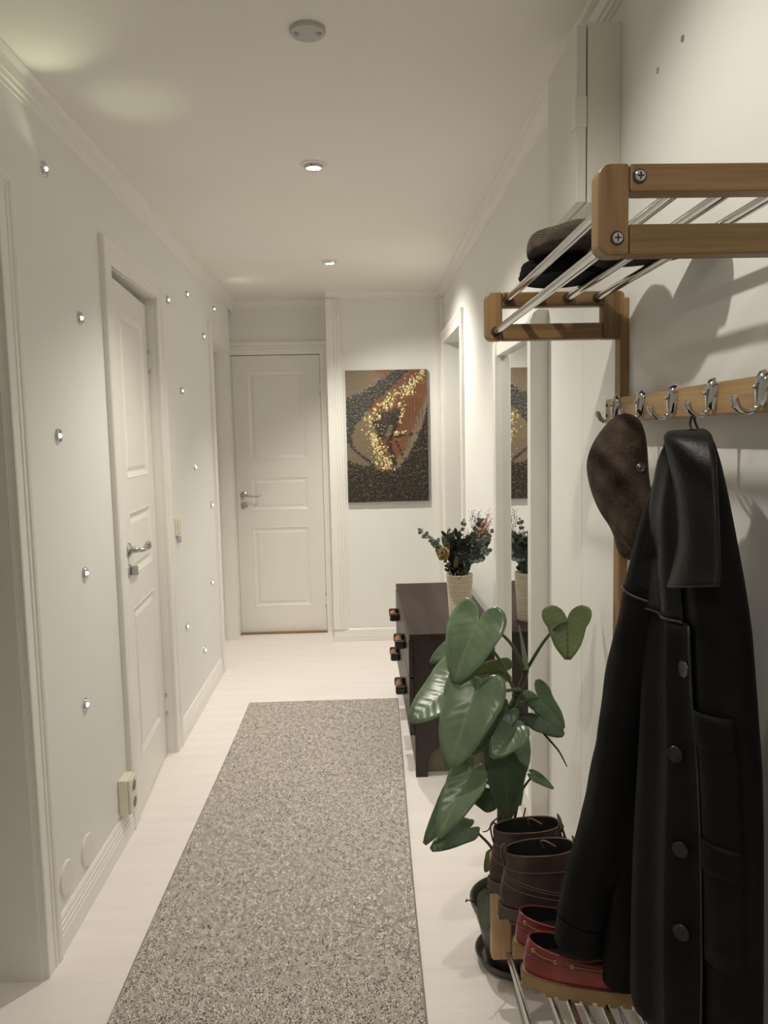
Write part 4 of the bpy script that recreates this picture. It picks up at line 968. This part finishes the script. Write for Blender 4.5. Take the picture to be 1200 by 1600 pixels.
# ------------------------------------------------------------------ black leather coat on the hook
co = empty('leather_coat', (.49, 1.1, .9)); tag(co, 'long black leather coat hanging by its loop from the hook rail', 'coat')
CO = Vector((.49, 1.1, .9))
def cl_(p): return Vector(p) - CO
RT = [(1.374, 0.468, 1.120, 0.500, 1.085, .012), (1.360, 0.462, 1.125, 0.502, 1.078, .024), (1.33, 0.462, 1.139, 0.500, 1.063, .032), (1.28, 0.464, 1.156, 0.499, 1.042, .036), (1.22, 0.468, 1.174, 0.498, 1.018, .040), (1.16, 0.47, 1.186, 0.504, 1.004, .042),
      (1.1, 0.471, 1.195, 0.511, 0.995, .043), (1.0, 0.470, 1.210, 0.514, 0.980, .044), (0.9, 0.466, 1.212, 0.524, 0.978, .044), (0.8, 0.461, 1.213, 0.529, 0.977, .044), (0.7, 0.458, 1.215, 0.531, 0.975, .044), (0.6, 0.455, 1.217, 0.533, 0.973, .044), (0.5, 0.453, 1.219, 0.534, 0.971, .044), (0.42, 0.452, 1.220, 0.535, 0.970, .044)]
def cring(z):
    for a, b in zip(RT, RT[1:]):
        if b[0] <= z <= a[0]:
            t = (a[0] - z) / (a[0] - b[0]); return [p + (q - p) * t for p, q in zip(a, b)]
    return RT[-1] if z < RT[-1][0] else RT[0]
def cpt(z, t, side_=-1, off=0.0):
    """point on the coat body: t runs -1 (far edge) to 1 (near edge); side -1 faces the hallway"""
    _, xl, yl, xr, yr, d = cring(z); c = Vector(((xl + xr) / 2, (yl + yr) / 2, z)); ax = Vector(((xr - xl) / 2, (yr - yl) / 2, 0)); nm = Vector((ax.y, -ax.x, 0)).normalized()
    if nm.x > 0: nm = -nm
    t = max(-1, min(1, t)); k = max(0, 1 - abs(t) ** 2.4) ** (1 / 2.4)
    fold = .006 * math.sin(t * 9 + z * 1.5) * min(1, (1.385 - z) * 3) + .010 * nz((t * 1.3, z * 2.2, 3.1 + side_)) * min(1, (1.385 - z) * 4)
    return c + ax * t + (nm if side_ < 0 else -nm) * (k * (d + (fold if side_ < 0 else 0)) + off)
NB = 26; rs = []
for i in range(41):
    z = 1.374 - (1.374 - .42) * i / 40
    rs.append([cl_(cpt(z, -math.cos(PI * k / NB), -1)) for k in range(NB)] + [cl_(cpt(z, math.cos(PI * k / NB), 1)) for k in range(NB)])
MB().rings(rs).build('coat_body', LEATHERM, co, True, subsurf=1)
def sleeve(name, tab, seedz, m):
    """tab rows: (centre point, radius, flattening)"""
    P = spline([cl_(t[0]) for t in tab], 6); R_ = []
    for i in range(len(P)):
        f = i / (len(P) - 1) * (len(tab) - 1); k = min(int(f), len(tab) - 2); f -= k; r = tab[k][1] + (tab[k + 1][1] - tab[k][1]) * f
        tg = (P[min(i + 1, len(P) - 1)] - P[max(i - 1, 0)]).normalized(); a = Vector((.28, -.96, 0)); a = (a - tg * a.dot(tg)).normalized(); b = tg.cross(a); row = []
        for q in range(28):
            w = 2 * PI * q / 28; s_ = P[i] * 9
            rr = r * (1 + .10 * nz((math.cos(w) * 1.1 + seedz, math.sin(w) * 1.1, P[i].z * 7)) + .05 * nz((math.cos(w) * 2, math.sin(w) * 2 + seedz, P[i].z * 22)))
            row.append(P[i] + a * math.cos(w) * rr * .85 + b * math.sin(w) * rr)
        R_.append(row)
    # turn the cuff in so the sleeve reads as a hollow tube
    e = R_[-1]; c = sum(e, Vector()) / len(e)
    R_.append([c + (p - c) * .94 + Vector((0, 0, .002)) for p in e]); R_.append([c + (p - c) * .88 + Vector((0, 0, .05)) for p in e])
    o = MB().rings(R_).build(name, m, co, True, subsurf=1)
    return P, R_, o
SA = [((0.4782, 1.13, 1.3316), .026), ((0.4722, 1.15, 1.2485), .040), ((0.4657, 1.18, 1.1393), .050), ((0.462, 1.21, 1.0335), .055), ((0.4589, 1.25, 0.9121), .057), ((0.4496, 1.28, 0.7865), .0575), ((0.4365, 1.32, 0.6484), .0575), ((0.4176, 1.36, 0.5013), .0565), ((0.4053, 1.375, 0.3991), .056)]
PA, RA, slo = sleeve('sleeve', SA, 0.0, LEATHERM)
SBT = [((0.5063, 1.27, 1.0719), .03), ((0.4955, 1.3, 0.8932), .042), ((0.4847, 1.32, 0.6465), .042), ((0.4747, 1.33, 0.4549), .04), ((0.4715, 1.335, 0.3434), .036)]
sleeve('sleeve', SBT, 7.3, LEATHERM)
def loop_on(R_, i, parent, name='sleeve_seam', m=LEATHERE, r=.0022, tilt=0.0):
    e = R_[i]; c = sum(e, Vector()) / len(e); MB().tube([c + (p - c) * 1.015 for p in e + e[:1]], r, 6, cap=False).build(name, m, parent, True)
loop_on(RA, 13, slo); loop_on(RA, len(RA) - 7, slo, 'cuff_seam', LEATHERM, .0016)
# shoulder yoke, lapel and collar in smoother, worn leather
g = []
for i in range(15):
    z = 1.345 - .245 * i / 14; g.append([cl_(cpt(z, -1 + 1.32 * k / 14, -1, .004 + .002 * nz((k * .3, i * .3, 1)))) for k in range(15)])
MB().grid(g).build('shoulder_yoke', LEATHER, co, True, solid=.003)
MB().tube([cl_(cpt(1.1, -1 + 1.32 * k / 20, -1, .006)) for k in range(21)], .0022, 6).build('yoke_seam', LEATHERE, co, True)
g = []
for i in range(12):
    f = i / 11; row = []
    for k in range(13):
        e = RA[1 + i]
        row.append(sum(e, Vector()) / 28 + (e[(k - 6) % 28] - sum(e, Vector()) / 28) * 1.035)
    g.append(row)
MB().grid(g).build('shoulder_cap', LEATHER, slo, True)
col = [((0.4624, 1.135, 1.369), (0.5074, 1.115, 1.3716)), ((0.4445, 1.1, 1.3617), (0.4887, 1.05, 1.3625)), ((0.4444, 1.085, 1.3335), (0.4805, 1.02, 1.3386)), ((0.4481, 1.075, 1.3019), (0.4758, 1.005, 1.3093)), ((0.4502, 1.065, 1.2572), (0.4713, 0.99, 1.2655)), ((0.4497, 1.06, 1.2123), (0.4692, 0.98, 1.2228)), ((0.4409, 1.055, 1.1768), (0.4669, 0.972, 1.1921)), ((0.4318, 1.05, 1.1542), (0.4633, 0.967, 1.1712))]
lft = spline([cl_(a) for a, b in col], 4); rgt = spline([cl_(b) for a, b in col], 4); g = []
for a, b in zip(lft, rgt):
    row = []
    for k in range(13):
        t = k / 12; p = a.lerp(b, t); p.x -= .012 * math.sin(PI * t); row.append(p)
    g.append(row)
co_c = MB().grid(g).build('collar', LEATHER, co, True, solid=.005)
MB().tube(lft[3:] + [lft[-1].lerp(rgt[-1], k / 6) + Vector((-.012 * math.sin(PI * k / 6), 0, 0)) for k in range(1, 7)] , .0028, 6).build('collar_piping', LEATHERE, co_c, True)
MB().tube([p + Vector((-.003, -.003, 0)) for p in [a.lerp(b, .10) for a, b in zip(lft, rgt)][4:-2]], .0011, 5).build('collar_stitching', LEATHERE, co_c, True)
# far lapel turned under the collar
g = []
for i in range(12):
    f = i / 11; a = Vector((0.4526, 1.12, 1.3559)).lerp(Vector((0.4234, 1.16, 1.1692)), f); b = Vector((0.4541, 1.1, 1.3468)).lerp(Vector((0.4526, 1.1, 1.1972)), f)
    g.append([cl_(a.lerp(b, k / 6)) for k in range(7)])
MB().grid(g).build('lapel', LEATHERM, co, True, solid=.004)
# hanging loop over the hook
hk = Vector((.508, 1.154, 1.3905))
MB().tube(spline([cl_((0.4977, 1.11, 1.3606)), cl_(hk + Vector((-.003, .003, -.012))), cl_(hk + Vector((0, 0, .004))), cl_(hk + Vector((.004, -.003, -.012))), cl_((0.4957, 1.07, 1.3445))], 5), .0018, 6).build('hanging_loop', LEATHERE, co, True)
# placket, buttons, pocket
def patch(name, t0, t1, z0, z1, off, m, nt=8, nzz=16, solid=.003, wave=0):
    g = []
    for i in range(nzz + 1):
        z = z1 + (z0 - z1) * i / nzz; g.append([cl_(cpt(z, t0 + (t1 - t0) * k / nt, -1, off + (.0 if wave == 0 else wave * math.sin(i)))) for k in range(nt + 1)])
    return MB().grid(g).build(name, m, co, True, solid=solid)
pk = patch('front_placket', .02, .50, .42, 1.10, .004, LEATHERM, 8, 30, .004)
MB().tube([cl_(cpt(1.10 - .68 * i / 30, .50, -1, .006)) for i in range(31)], .002, 6).build('placket_piping', LEATHERE, pk, True)
patch('pocket', .55, .97, .62, .98, .005, LEATHERM, 6, 12)
patch('pocket_flap', .54, .98, .935, .985, .008, LEATHERM, 6, 4, .004)
patch('hip_flap', .54, .98, .755, .80, .008, LEATHERM, 6, 4, .004)
for v_, t_ in ((1.035, .36), (.905, .20), (.765, .26), (.640, .28)):
    p = cpt(v_, t_, -1, .0075); q = cpt(v_, t_ + .02, -1, .0075); nm = Vector((-(p.y - q.y), (p.x - q.x), 0)).normalized()
    if nm.x > 0: nm = -nm
    bt = MB().lathe([(.0005, 0), (.0115, 0), (.0125, .0018), (.0115, .0038), (.0095, .0030), (.0005, .0028)], cl_(p), nm, 24).build('button', BUTTON, co, True, auto=50)
    a = nm.orthogonal().normalized(); b = nm.cross(a); th_ = MB()
    for sx in (-.0022, .0022):
        th_.cyl(cl_(p) + nm * .0029 + a * sx - b * .0022, cl_(p) + nm * .0029 + a * sx + b * .0022, .0006, 6)
    th_.build('button_thread', BUTTON, bt)

# ------------------------------------------------------------------ caps
def inflate(name, pts, nrm, hf, hbk, m, parent, org, K=9, seed=0.0, wr=.006):
    O = Vector(org); P = [Vector(p) - O for p in pts]; c = sum(P, Vector()) / len(P); n = Vector(nrm).normalized()
    ax = n.cross(Vector((0, 0, 1))).normalized(); az = ax.cross(n); N = len(P); V = []; F = []; UVs = []
    def ring(s, h):
        for p in P:
            q = c + (p - c) * s; w = wr * nz((q.x * 14 + seed, q.y * 14, q.z * 14)) * (1 - s * s) ** .5 if s < 1 else 0
            r = q + n * (h + w * 2); V.append(r); UVs.append((q.dot(ax), q.dot(az)))
    order = [(s / K, hf) for s in range(1, K)] + [(1.0, 0)] + [(s / K, -hbk) for s in range(K - 1, 0, -1)]
    V.append(c + n * hf); UVs.append((c.dot(ax), c.dot(az)))
    for s, h in order: ring(s, h * max(0, 1 - s ** 2.2) ** .5 if s < 1 else 0)
    V.append(c - n * hbk); UVs.append((c.dot(ax), c.dot(az)))
    for k in range(N): F.append((0, 1 + k, 1 + (k + 1) % N))
    for i in range(len(order) - 1):
        for k in range(N): F.append((1 + i * N + k, 1 + i * N + (k + 1) % N, 1 + (i + 1) * N + (k + 1) % N, 1 + (i + 1) * N + k))
    L_ = len(V) - 1
    for k in range(N): F.append((L_, 1 + (len(order) - 1) * N + (k + 1) % N, 1 + (len(order) - 1) * N + k))
    mb = MB(); mb.v = [tuple(v) for v in V]; mb.f = F
    return mb.build(name, m, parent, True, subsurf=1, uvs=UVs), V, N
fcap = empty('flat_cap', (.45, 1.5, 1.28)); tag(fcap, 'brown herringbone tweed flat cap hanging on the hook rail', 'cap')
cpts = [(0.5036, 1.445, 1.4125), (0.5183, 1.435, 1.4083), (0.5287, 1.42, 1.3946), (0.533, 1.405, 1.3648), (0.5351, 1.4, 1.3296), (0.5361, 1.395, 1.2886), (0.5406, 1.39, 1.2534), (0.5433, 1.39, 1.2238), (0.5374, 1.395, 1.1877), (0.5283, 1.405, 1.1554), (0.5201, 1.415, 1.1347), (0.5108, 1.43, 1.1302), (0.4999, 1.445, 1.138), (0.4932, 1.455, 1.1567), (0.4838, 1.465, 1.1869), (0.4718, 1.475, 1.2074), (0.4596, 1.485, 1.2356), (0.4495, 1.49, 1.2695), (0.4445, 1.495, 1.307), (0.4492, 1.49, 1.3371), (0.4589, 1.485, 1.3618), (0.4731, 1.475, 1.386), (0.4879, 1.46, 1.4049)]
crown_o, CV, CN = inflate('cap_crown', spline(cpts + [cpts[0]], 2)[:-1], (-.42, -.9, .1), .050, .034, TWEED, fcap, (.45, 1.5, 1.28), 9, 2.0, .012)
def capl(p): return Vector(p) - Vector((.45, 1.5, 1.28))
MB().lathe([(.0005, 0), (.0072, 0), (.0078, .0015), (.006, .003), (.004, .0022), (.0025, .0035), (.0005, .0035)], capl((0.505, 1.36, 1.3071)), (-.2, -1, .1), 18).build('brim_snap', mat('gunmetal_snap', (.16, .16, .17), .4, 1.0), fcap, True, auto=40)
MB().lathe([(.0005, 0), (.0115, 0), (.0115, .0012), (.0005, .0012)], capl((0.5055, 1.3612, 1.307)), (-.2, -1, .1), 18).build('snap_backing', DARKSLOT, fcap, True, auto=40)
0 and MB().tube(spline([capl(p) for p in ((0.4851, 1.435, 1.3179), (0.496, 1.432, 1.3466), (0.5153, 1.432, 1.3605), (0.5377, 1.44, 1.3625), (0.5533, 1.455, 1.3598))], 5), .0012, 5).build('crown_seam', TWEED3, fcap, True)
bm_pts = [(0.4708, 1.415, 1.2051), (0.49, 1.4, 1.1787), (0.5066, 1.395, 1.1502), (0.5158, 1.4, 1.1348), (0.5055, 1.415, 1.129), (0.4923, 1.43, 1.138), (0.4839, 1.435, 1.1621)]
inflate('brim', spline(bm_pts + [bm_pts[0]], 3)[:-1], (-.42, -.9, .1), .012, .010, TWEED, fcap, (.45, 1.5, 1.28), 4, 5.0, .003)
def shelf_cap(name, loc, rz, a, b, h, m, label, cat, brim=True, under=DARKLIN, seed=0.0):
    o = empty(name, loc, rz); tag(o, label, cat)
    n = 40; prof = [(.80, .004), (.93, .0), (.99, .006), (1.0, .35), (.97, .62), (.86, .84), (.66, .95), (.40, 1.0), (.12, 1.02)]; R_ = []; U_ = []
    for s, hh in prof:
        row = []
        for k in range(n):
            w = 2 * PI * k / n; x, y = a * s * math.cos(w), b * s * math.sin(w); z = h * hh * (1 - .35 * (x / a > 0) * (x / a) ** 2) + .010 * nz((x * 16 + seed, y * 16, hh * 2)) * (hh > .1)
            row.append((x, y, z)); U_.append((x, y + z))
        R_.append(row)
    MB().rings(R_).build('cap_crown' if brim else 'knit_body', m, o, True, subsurf=1, uvs=U_)
    rows = []
    for i in range(5):
        s = .80 - .15 * i; rows.append([(a * s * math.cos(2 * PI * k / n), b * s * math.sin(2 * PI * k / n), .004 + h * .5 * min(1, i * .6)) for k in range(n)])
    MB().rings(rows, False, True).build('cap_lining', under, o, True)
    if brim:
        g = []; uv_ = []
        for i in range(5):
            t = i / 4
            for_row = []
            for k in range(15):
                w = -.95 + 1.9 * k / 14; x = a * (.86 + .34 * t) * math.cos(w * .95); y = b * (.95 + .02 * t) * math.sin(w) ; for_row.append((x, y, h * .16 - .008 * t - .010 * (w * w) * .6)); uv_.append((x, y))
            g.append(for_row)
        MB().grid(g).build('brim', m, o, True, solid=.006, uvs=uv_)
    else:
        for k in range(3):
            MB().tube([(a * (.96 - .03 * k) * math.cos(2 * PI * q / 40), b * (.96 - .03 * k) * math.sin(2 * PI * q / 40), .008 + .009 * k) for q in range(41)], .0065, 7, cap=False).build('rolled_cuff', m, o, True)
    return o
RZ = 1.6632
shelf_cap('knitted_cap', (.398, 1.492, RZ), math.radians(100), .088, .078, .027, KNIT, 'black knitted cap with rolled edge lying low on the hat rack rods', 'cap', False, DARKSLOT, 3.0)
shelf_cap('flat_cap', (.486, 1.298, RZ + .001), math.radians(-60), .105, .082, .031, TWEED3, 'dark brown tweed cap on the hat rack rods nearest the wall', 'cap', True, DARKLIN, 6.0)
shelf_cap('flat_cap', (.412, 1.452, RZ + .037), math.radians(75), .125, .090, .043, TWEED2, 'grey-brown tweed flat cap on top of the hats on the rack', 'cap', True, DARKLIN, 9.0)

# ------------------------------------------------------------------ potted philodendron
PO = Vector((.377, 1.885, 0))
ps = MB().lathe([(.001, .002), (.076, .002), (.082, 0), (.088, .004), (.098, .024), (.101, .028), (.097, .030), (.090, .022), (.082, .010), (.001, .009)], (0, 0, 0), (0, 0, 1), 48).build('plant_saucer', POTM, None, True, auto=40)
ps.location = PO; tag(ps, 'dark round saucer under the philodendron pot on the floor', 'saucer')
pp = empty('potted_philodendron', (PO.x, PO.y, .011)); tag(pp, 'tall leafy green philodendron in a dark pot beside the mirror', 'plant')
PB = Vector((PO.x, PO.y, .011))
def pl(p): return Vector(p) - PB
MB().lathe([(.001, 0), (.068, 0), (.072, .004), (.088, .08), (.102, .128), (.104, .130), (.112, .150), (.1135, .158), (.109, .161), (.105, .156), (.098, .128), (.094, .11), (.001, .11)], (0, 0, 0), (0, 0, 1), 48).build('pot', POTM, pp, True, auto=40)
MB().lathe([(.001, .124), (.05, .126), (.085, .122), (.0975, .119), (.096, .111), (.001, .111)], (0, 0, 0), (0, 0, 1), 30).build('soil', SOIL, pp, True)
def vtube(name, pts, r0, r1, m, parent=pp, k=6, n=8):
    P = spline([pl(p) for p in pts], k); return MB().tube(P, [r0 + (r1 - r0) * i / (len(P) - 1) for i in range(len(P))], n).build(name, m, parent, True)
vtube('main_stem', [(.372, 1.885, .125), (0.35, 1.9, 0.2897), (0.3492, 1.9, 0.4291), (0.3566, 1.9, 0.5493), (0.3691, 1.91, 0.6473), (0.3929, 1.92, 0.694), (0.4131, 1.92, 0.741), (0.4198, 1.92, 0.7696)], .0105, .0080, STEMM, n=10)
vtube('side_stem', [(.385, 1.90, .125), (0.383, 1.93, 0.2894), (0.3936, 1.93, 0.3776), (0.413, 1.94, 0.4337), (0.4443, 1.95, 0.4703)], .005, .003, STEMM)
for p in (((0.3913, 1.912, 0.6968)), ((0.4013, 1.912, 0.7219)), ((0.4164, 1.912, 0.7637))):
    MB().lathe([(.0088, -.0012), (.0098, 0), (.0088, .0012)], pl(p) + Vector((0, .008, 0)), (.3, 0, 1), 14, False).build('stem_node', ROOTM, pp, True)
RTAB = [(0, 1.0), (5, .94), (12, .84), (22, .71), (35, .585), (50, .50), (70, .46), (95, .46), (115, .47), (130, .46), (144, .40), (157, .29), (168, .16), (176, .065), (180, .04)]
def leaf(base, tip, nrm, wr, m=LEAF, lobe=1.0, fold=.22, droop=.10, wav=.012, pet=None, seed=0, lab=None):
    B, T_ = pl(base), pl(tip); e1 = (T_ - B); L = e1.length; e1 /= L; n = Vector(nrm); n = (n - e1 * n.dot(e1)).normalized(); e2 = n.cross(e1)
    NT, NR = 44, 7; V = [B]; UVs = [(0, 0)]; F = []
    for r in range(1, NR + 1):
        f = r / NR
        for k in range(NT):
            th = -PI + 2 * PI * (k + .5) / NT; d = abs(math.degrees(th)); rr = interp(d, RTAB)
            if d > 75: rr *= 1 + (lobe - 1) * min(1, (d - 75) / 45)
            rr *= 1 + .035 * nz((th * 1.7, seed * 3.3, 0.5)) * (d > 8)
            x, y = rr * f * math.cos(th), rr * f * math.sin(th) * wr
            z = fold * abs(y) * (1.0 - .8 * abs(y)) - droop * x * abs(x) - .10 * max(0, abs(y) - .25) + wav * math.sin(th * 5 + seed) * f * f + .005 * math.sin(7 * 2 * PI * (x - .55 * abs(y) / max(.1, wr))) * f * .25
            if x < 0: z += .25 * x * x
            V.append(B + (e1 * x + e2 * y + n * (z - 0)) * L); UVs.append((x, y / max(.1, wr * .9)))
    for k in range(NT): F.append((0, 1 + k, 1 + (k + 1) % NT))
    # leave the notch between the two lobes open
    F = [f for f in F if not (f[1] == NT)]
    for r in range(NR - 1):
        for k in range(NT - 1): F.append((1 + r * NT + k, 1 + r * NT + k + 1, 1 + (r + 1) * NT + k + 1, 1 + (r + 1) * NT + k))
    mb = MB(); mb.v = [tuple(v) for v in V]; mb.f = F
    o = mb.build('leaf', m, pp, True, solid=.0009, uvs=UVs)
    if lab: o['label'] = lab
    MB().tube([B + e1 * L * t - n * (.0016 + droop * L * t * t) for t in (.0, .2, .4, .6, .8)], [.0022, .0018, .0014, .001, .0005], 6).build('midrib', m, o, True)
    if pet:
        P = spline([pl(p) for p in pet] + [B - n * .0015], 6); MB().tube(P, [.0048 - .0020 * i / (len(P) - 1) for i in range(len(P))], 8).build('petiole', PETIOLE, o, True)
    return o
leaf((0.2765, 1.8, 0.9257), (0.2015, 1.74, 0.8024), (-.35, -.62, .70), 1.05, LEAF, .95, .12, .22, pet=[(0.4181, 1.92, 0.7612), (0.3716, 1.86, 0.8499), (0.3169, 1.82, 0.907)], seed=1)
leaf((0.2177, 1.84, 0.7599), (0.1039, 1.79, 0.6865), (-.45, -.75, .45), .9, LEAF, 1.3, .10, .06, pet=[(0.3808, 1.91, 0.6724), (0.3179, 1.88, 0.707), (0.2539, 1.85, 0.7457)], seed=2)
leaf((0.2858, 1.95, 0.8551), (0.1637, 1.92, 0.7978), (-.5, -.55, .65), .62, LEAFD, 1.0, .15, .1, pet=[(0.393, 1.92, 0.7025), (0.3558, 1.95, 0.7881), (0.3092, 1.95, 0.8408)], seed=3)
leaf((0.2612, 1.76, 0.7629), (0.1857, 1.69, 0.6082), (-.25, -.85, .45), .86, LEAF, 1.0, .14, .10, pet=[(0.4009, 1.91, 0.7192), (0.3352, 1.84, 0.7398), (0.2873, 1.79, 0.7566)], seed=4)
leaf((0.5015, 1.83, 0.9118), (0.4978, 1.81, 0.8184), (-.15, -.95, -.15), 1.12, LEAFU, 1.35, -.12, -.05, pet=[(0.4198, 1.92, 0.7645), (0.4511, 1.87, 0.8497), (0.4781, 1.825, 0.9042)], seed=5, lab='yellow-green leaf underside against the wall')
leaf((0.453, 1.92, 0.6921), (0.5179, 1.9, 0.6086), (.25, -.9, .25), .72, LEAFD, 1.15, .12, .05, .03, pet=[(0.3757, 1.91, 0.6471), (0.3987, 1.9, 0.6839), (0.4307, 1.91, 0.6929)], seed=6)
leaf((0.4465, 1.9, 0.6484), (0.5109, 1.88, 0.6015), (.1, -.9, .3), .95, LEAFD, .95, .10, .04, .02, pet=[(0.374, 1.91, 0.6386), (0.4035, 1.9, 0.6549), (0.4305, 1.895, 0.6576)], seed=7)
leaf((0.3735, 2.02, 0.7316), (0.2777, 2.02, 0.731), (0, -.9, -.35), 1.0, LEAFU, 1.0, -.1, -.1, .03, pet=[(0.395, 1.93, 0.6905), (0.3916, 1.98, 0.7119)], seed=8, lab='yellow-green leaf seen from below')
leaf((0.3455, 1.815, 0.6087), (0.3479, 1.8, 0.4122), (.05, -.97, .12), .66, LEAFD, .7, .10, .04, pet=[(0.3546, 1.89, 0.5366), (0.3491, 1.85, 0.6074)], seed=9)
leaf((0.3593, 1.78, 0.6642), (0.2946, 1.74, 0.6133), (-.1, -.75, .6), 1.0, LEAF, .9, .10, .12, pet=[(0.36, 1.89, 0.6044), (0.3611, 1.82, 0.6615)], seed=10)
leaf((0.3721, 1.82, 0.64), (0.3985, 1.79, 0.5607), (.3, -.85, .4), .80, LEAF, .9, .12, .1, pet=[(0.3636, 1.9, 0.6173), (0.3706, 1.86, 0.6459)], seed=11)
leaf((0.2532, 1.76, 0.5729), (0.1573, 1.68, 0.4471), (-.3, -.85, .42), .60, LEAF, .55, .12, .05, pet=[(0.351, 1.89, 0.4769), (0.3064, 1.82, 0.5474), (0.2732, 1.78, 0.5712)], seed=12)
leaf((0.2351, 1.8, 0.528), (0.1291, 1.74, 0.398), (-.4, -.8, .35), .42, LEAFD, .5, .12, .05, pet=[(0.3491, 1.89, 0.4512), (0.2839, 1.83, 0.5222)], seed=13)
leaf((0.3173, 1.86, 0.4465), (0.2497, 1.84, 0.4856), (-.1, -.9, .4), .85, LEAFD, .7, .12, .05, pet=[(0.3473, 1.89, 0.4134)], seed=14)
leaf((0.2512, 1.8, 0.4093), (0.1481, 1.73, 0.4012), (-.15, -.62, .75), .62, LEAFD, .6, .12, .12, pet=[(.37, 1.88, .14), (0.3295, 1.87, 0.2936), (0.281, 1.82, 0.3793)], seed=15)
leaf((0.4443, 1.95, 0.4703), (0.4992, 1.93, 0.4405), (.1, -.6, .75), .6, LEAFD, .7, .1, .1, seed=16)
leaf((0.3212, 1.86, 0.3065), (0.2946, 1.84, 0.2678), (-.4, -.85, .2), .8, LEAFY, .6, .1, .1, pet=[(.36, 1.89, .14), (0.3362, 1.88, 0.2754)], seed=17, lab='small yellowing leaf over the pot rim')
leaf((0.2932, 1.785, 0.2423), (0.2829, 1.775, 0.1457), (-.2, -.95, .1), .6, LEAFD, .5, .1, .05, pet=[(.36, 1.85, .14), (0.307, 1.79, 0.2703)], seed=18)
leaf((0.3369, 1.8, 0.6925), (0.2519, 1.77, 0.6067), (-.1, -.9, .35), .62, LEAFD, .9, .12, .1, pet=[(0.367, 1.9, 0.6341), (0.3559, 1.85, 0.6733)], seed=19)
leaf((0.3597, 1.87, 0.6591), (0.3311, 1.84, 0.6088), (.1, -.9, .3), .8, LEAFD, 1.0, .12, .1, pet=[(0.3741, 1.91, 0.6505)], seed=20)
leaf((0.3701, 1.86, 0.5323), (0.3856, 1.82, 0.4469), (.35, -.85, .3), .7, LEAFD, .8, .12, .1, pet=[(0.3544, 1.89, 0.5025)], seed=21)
vtube('new_shoot', [(0.4176, 1.91, 0.771), (0.4112, 1.91, 0.8233), (0.3999, 1.91, 0.8854)], .0085, .0010, LEAF)
vtube('withered_petiole', [(0.4382, 1.9, 0.6351), (0.4664, 1.9, 0.5967), (0.498, 1.9, 0.558), (0.5147, 1.9, 0.5265), (0.5228, 1.905, 0.5103)], .0035, .0012, ROOTM)
vtube('aerial_root', [(0.3471, 1.89, 0.391), (0.3202, 1.86, 0.392), (0.3069, 1.85, 0.3757), (0.2906, 1.84, 0.3766)], .0022, .0012, ROOTM)
vtube('aerial_root', [(0.3906, 1.9, 0.3406), (0.4075, 1.9, 0.3835), (0.4126, 1.9, 0.4059)], .0028, .0016, ROOTM)
vtube('aerial_root', [(.33, 1.84, .15), (0.2556, 1.8, 0.2194), (0.2399, 1.79, 0.2247), (0.2431, 1.79, 0.2329)], .0018, .001, ROOTM)
vtube('aerial_root', [(0.3497, 1.88, 0.301), (0.3296, 1.86, 0.3301), (0.3215, 1.86, 0.3442)], .0014, .0008, ROOTM)
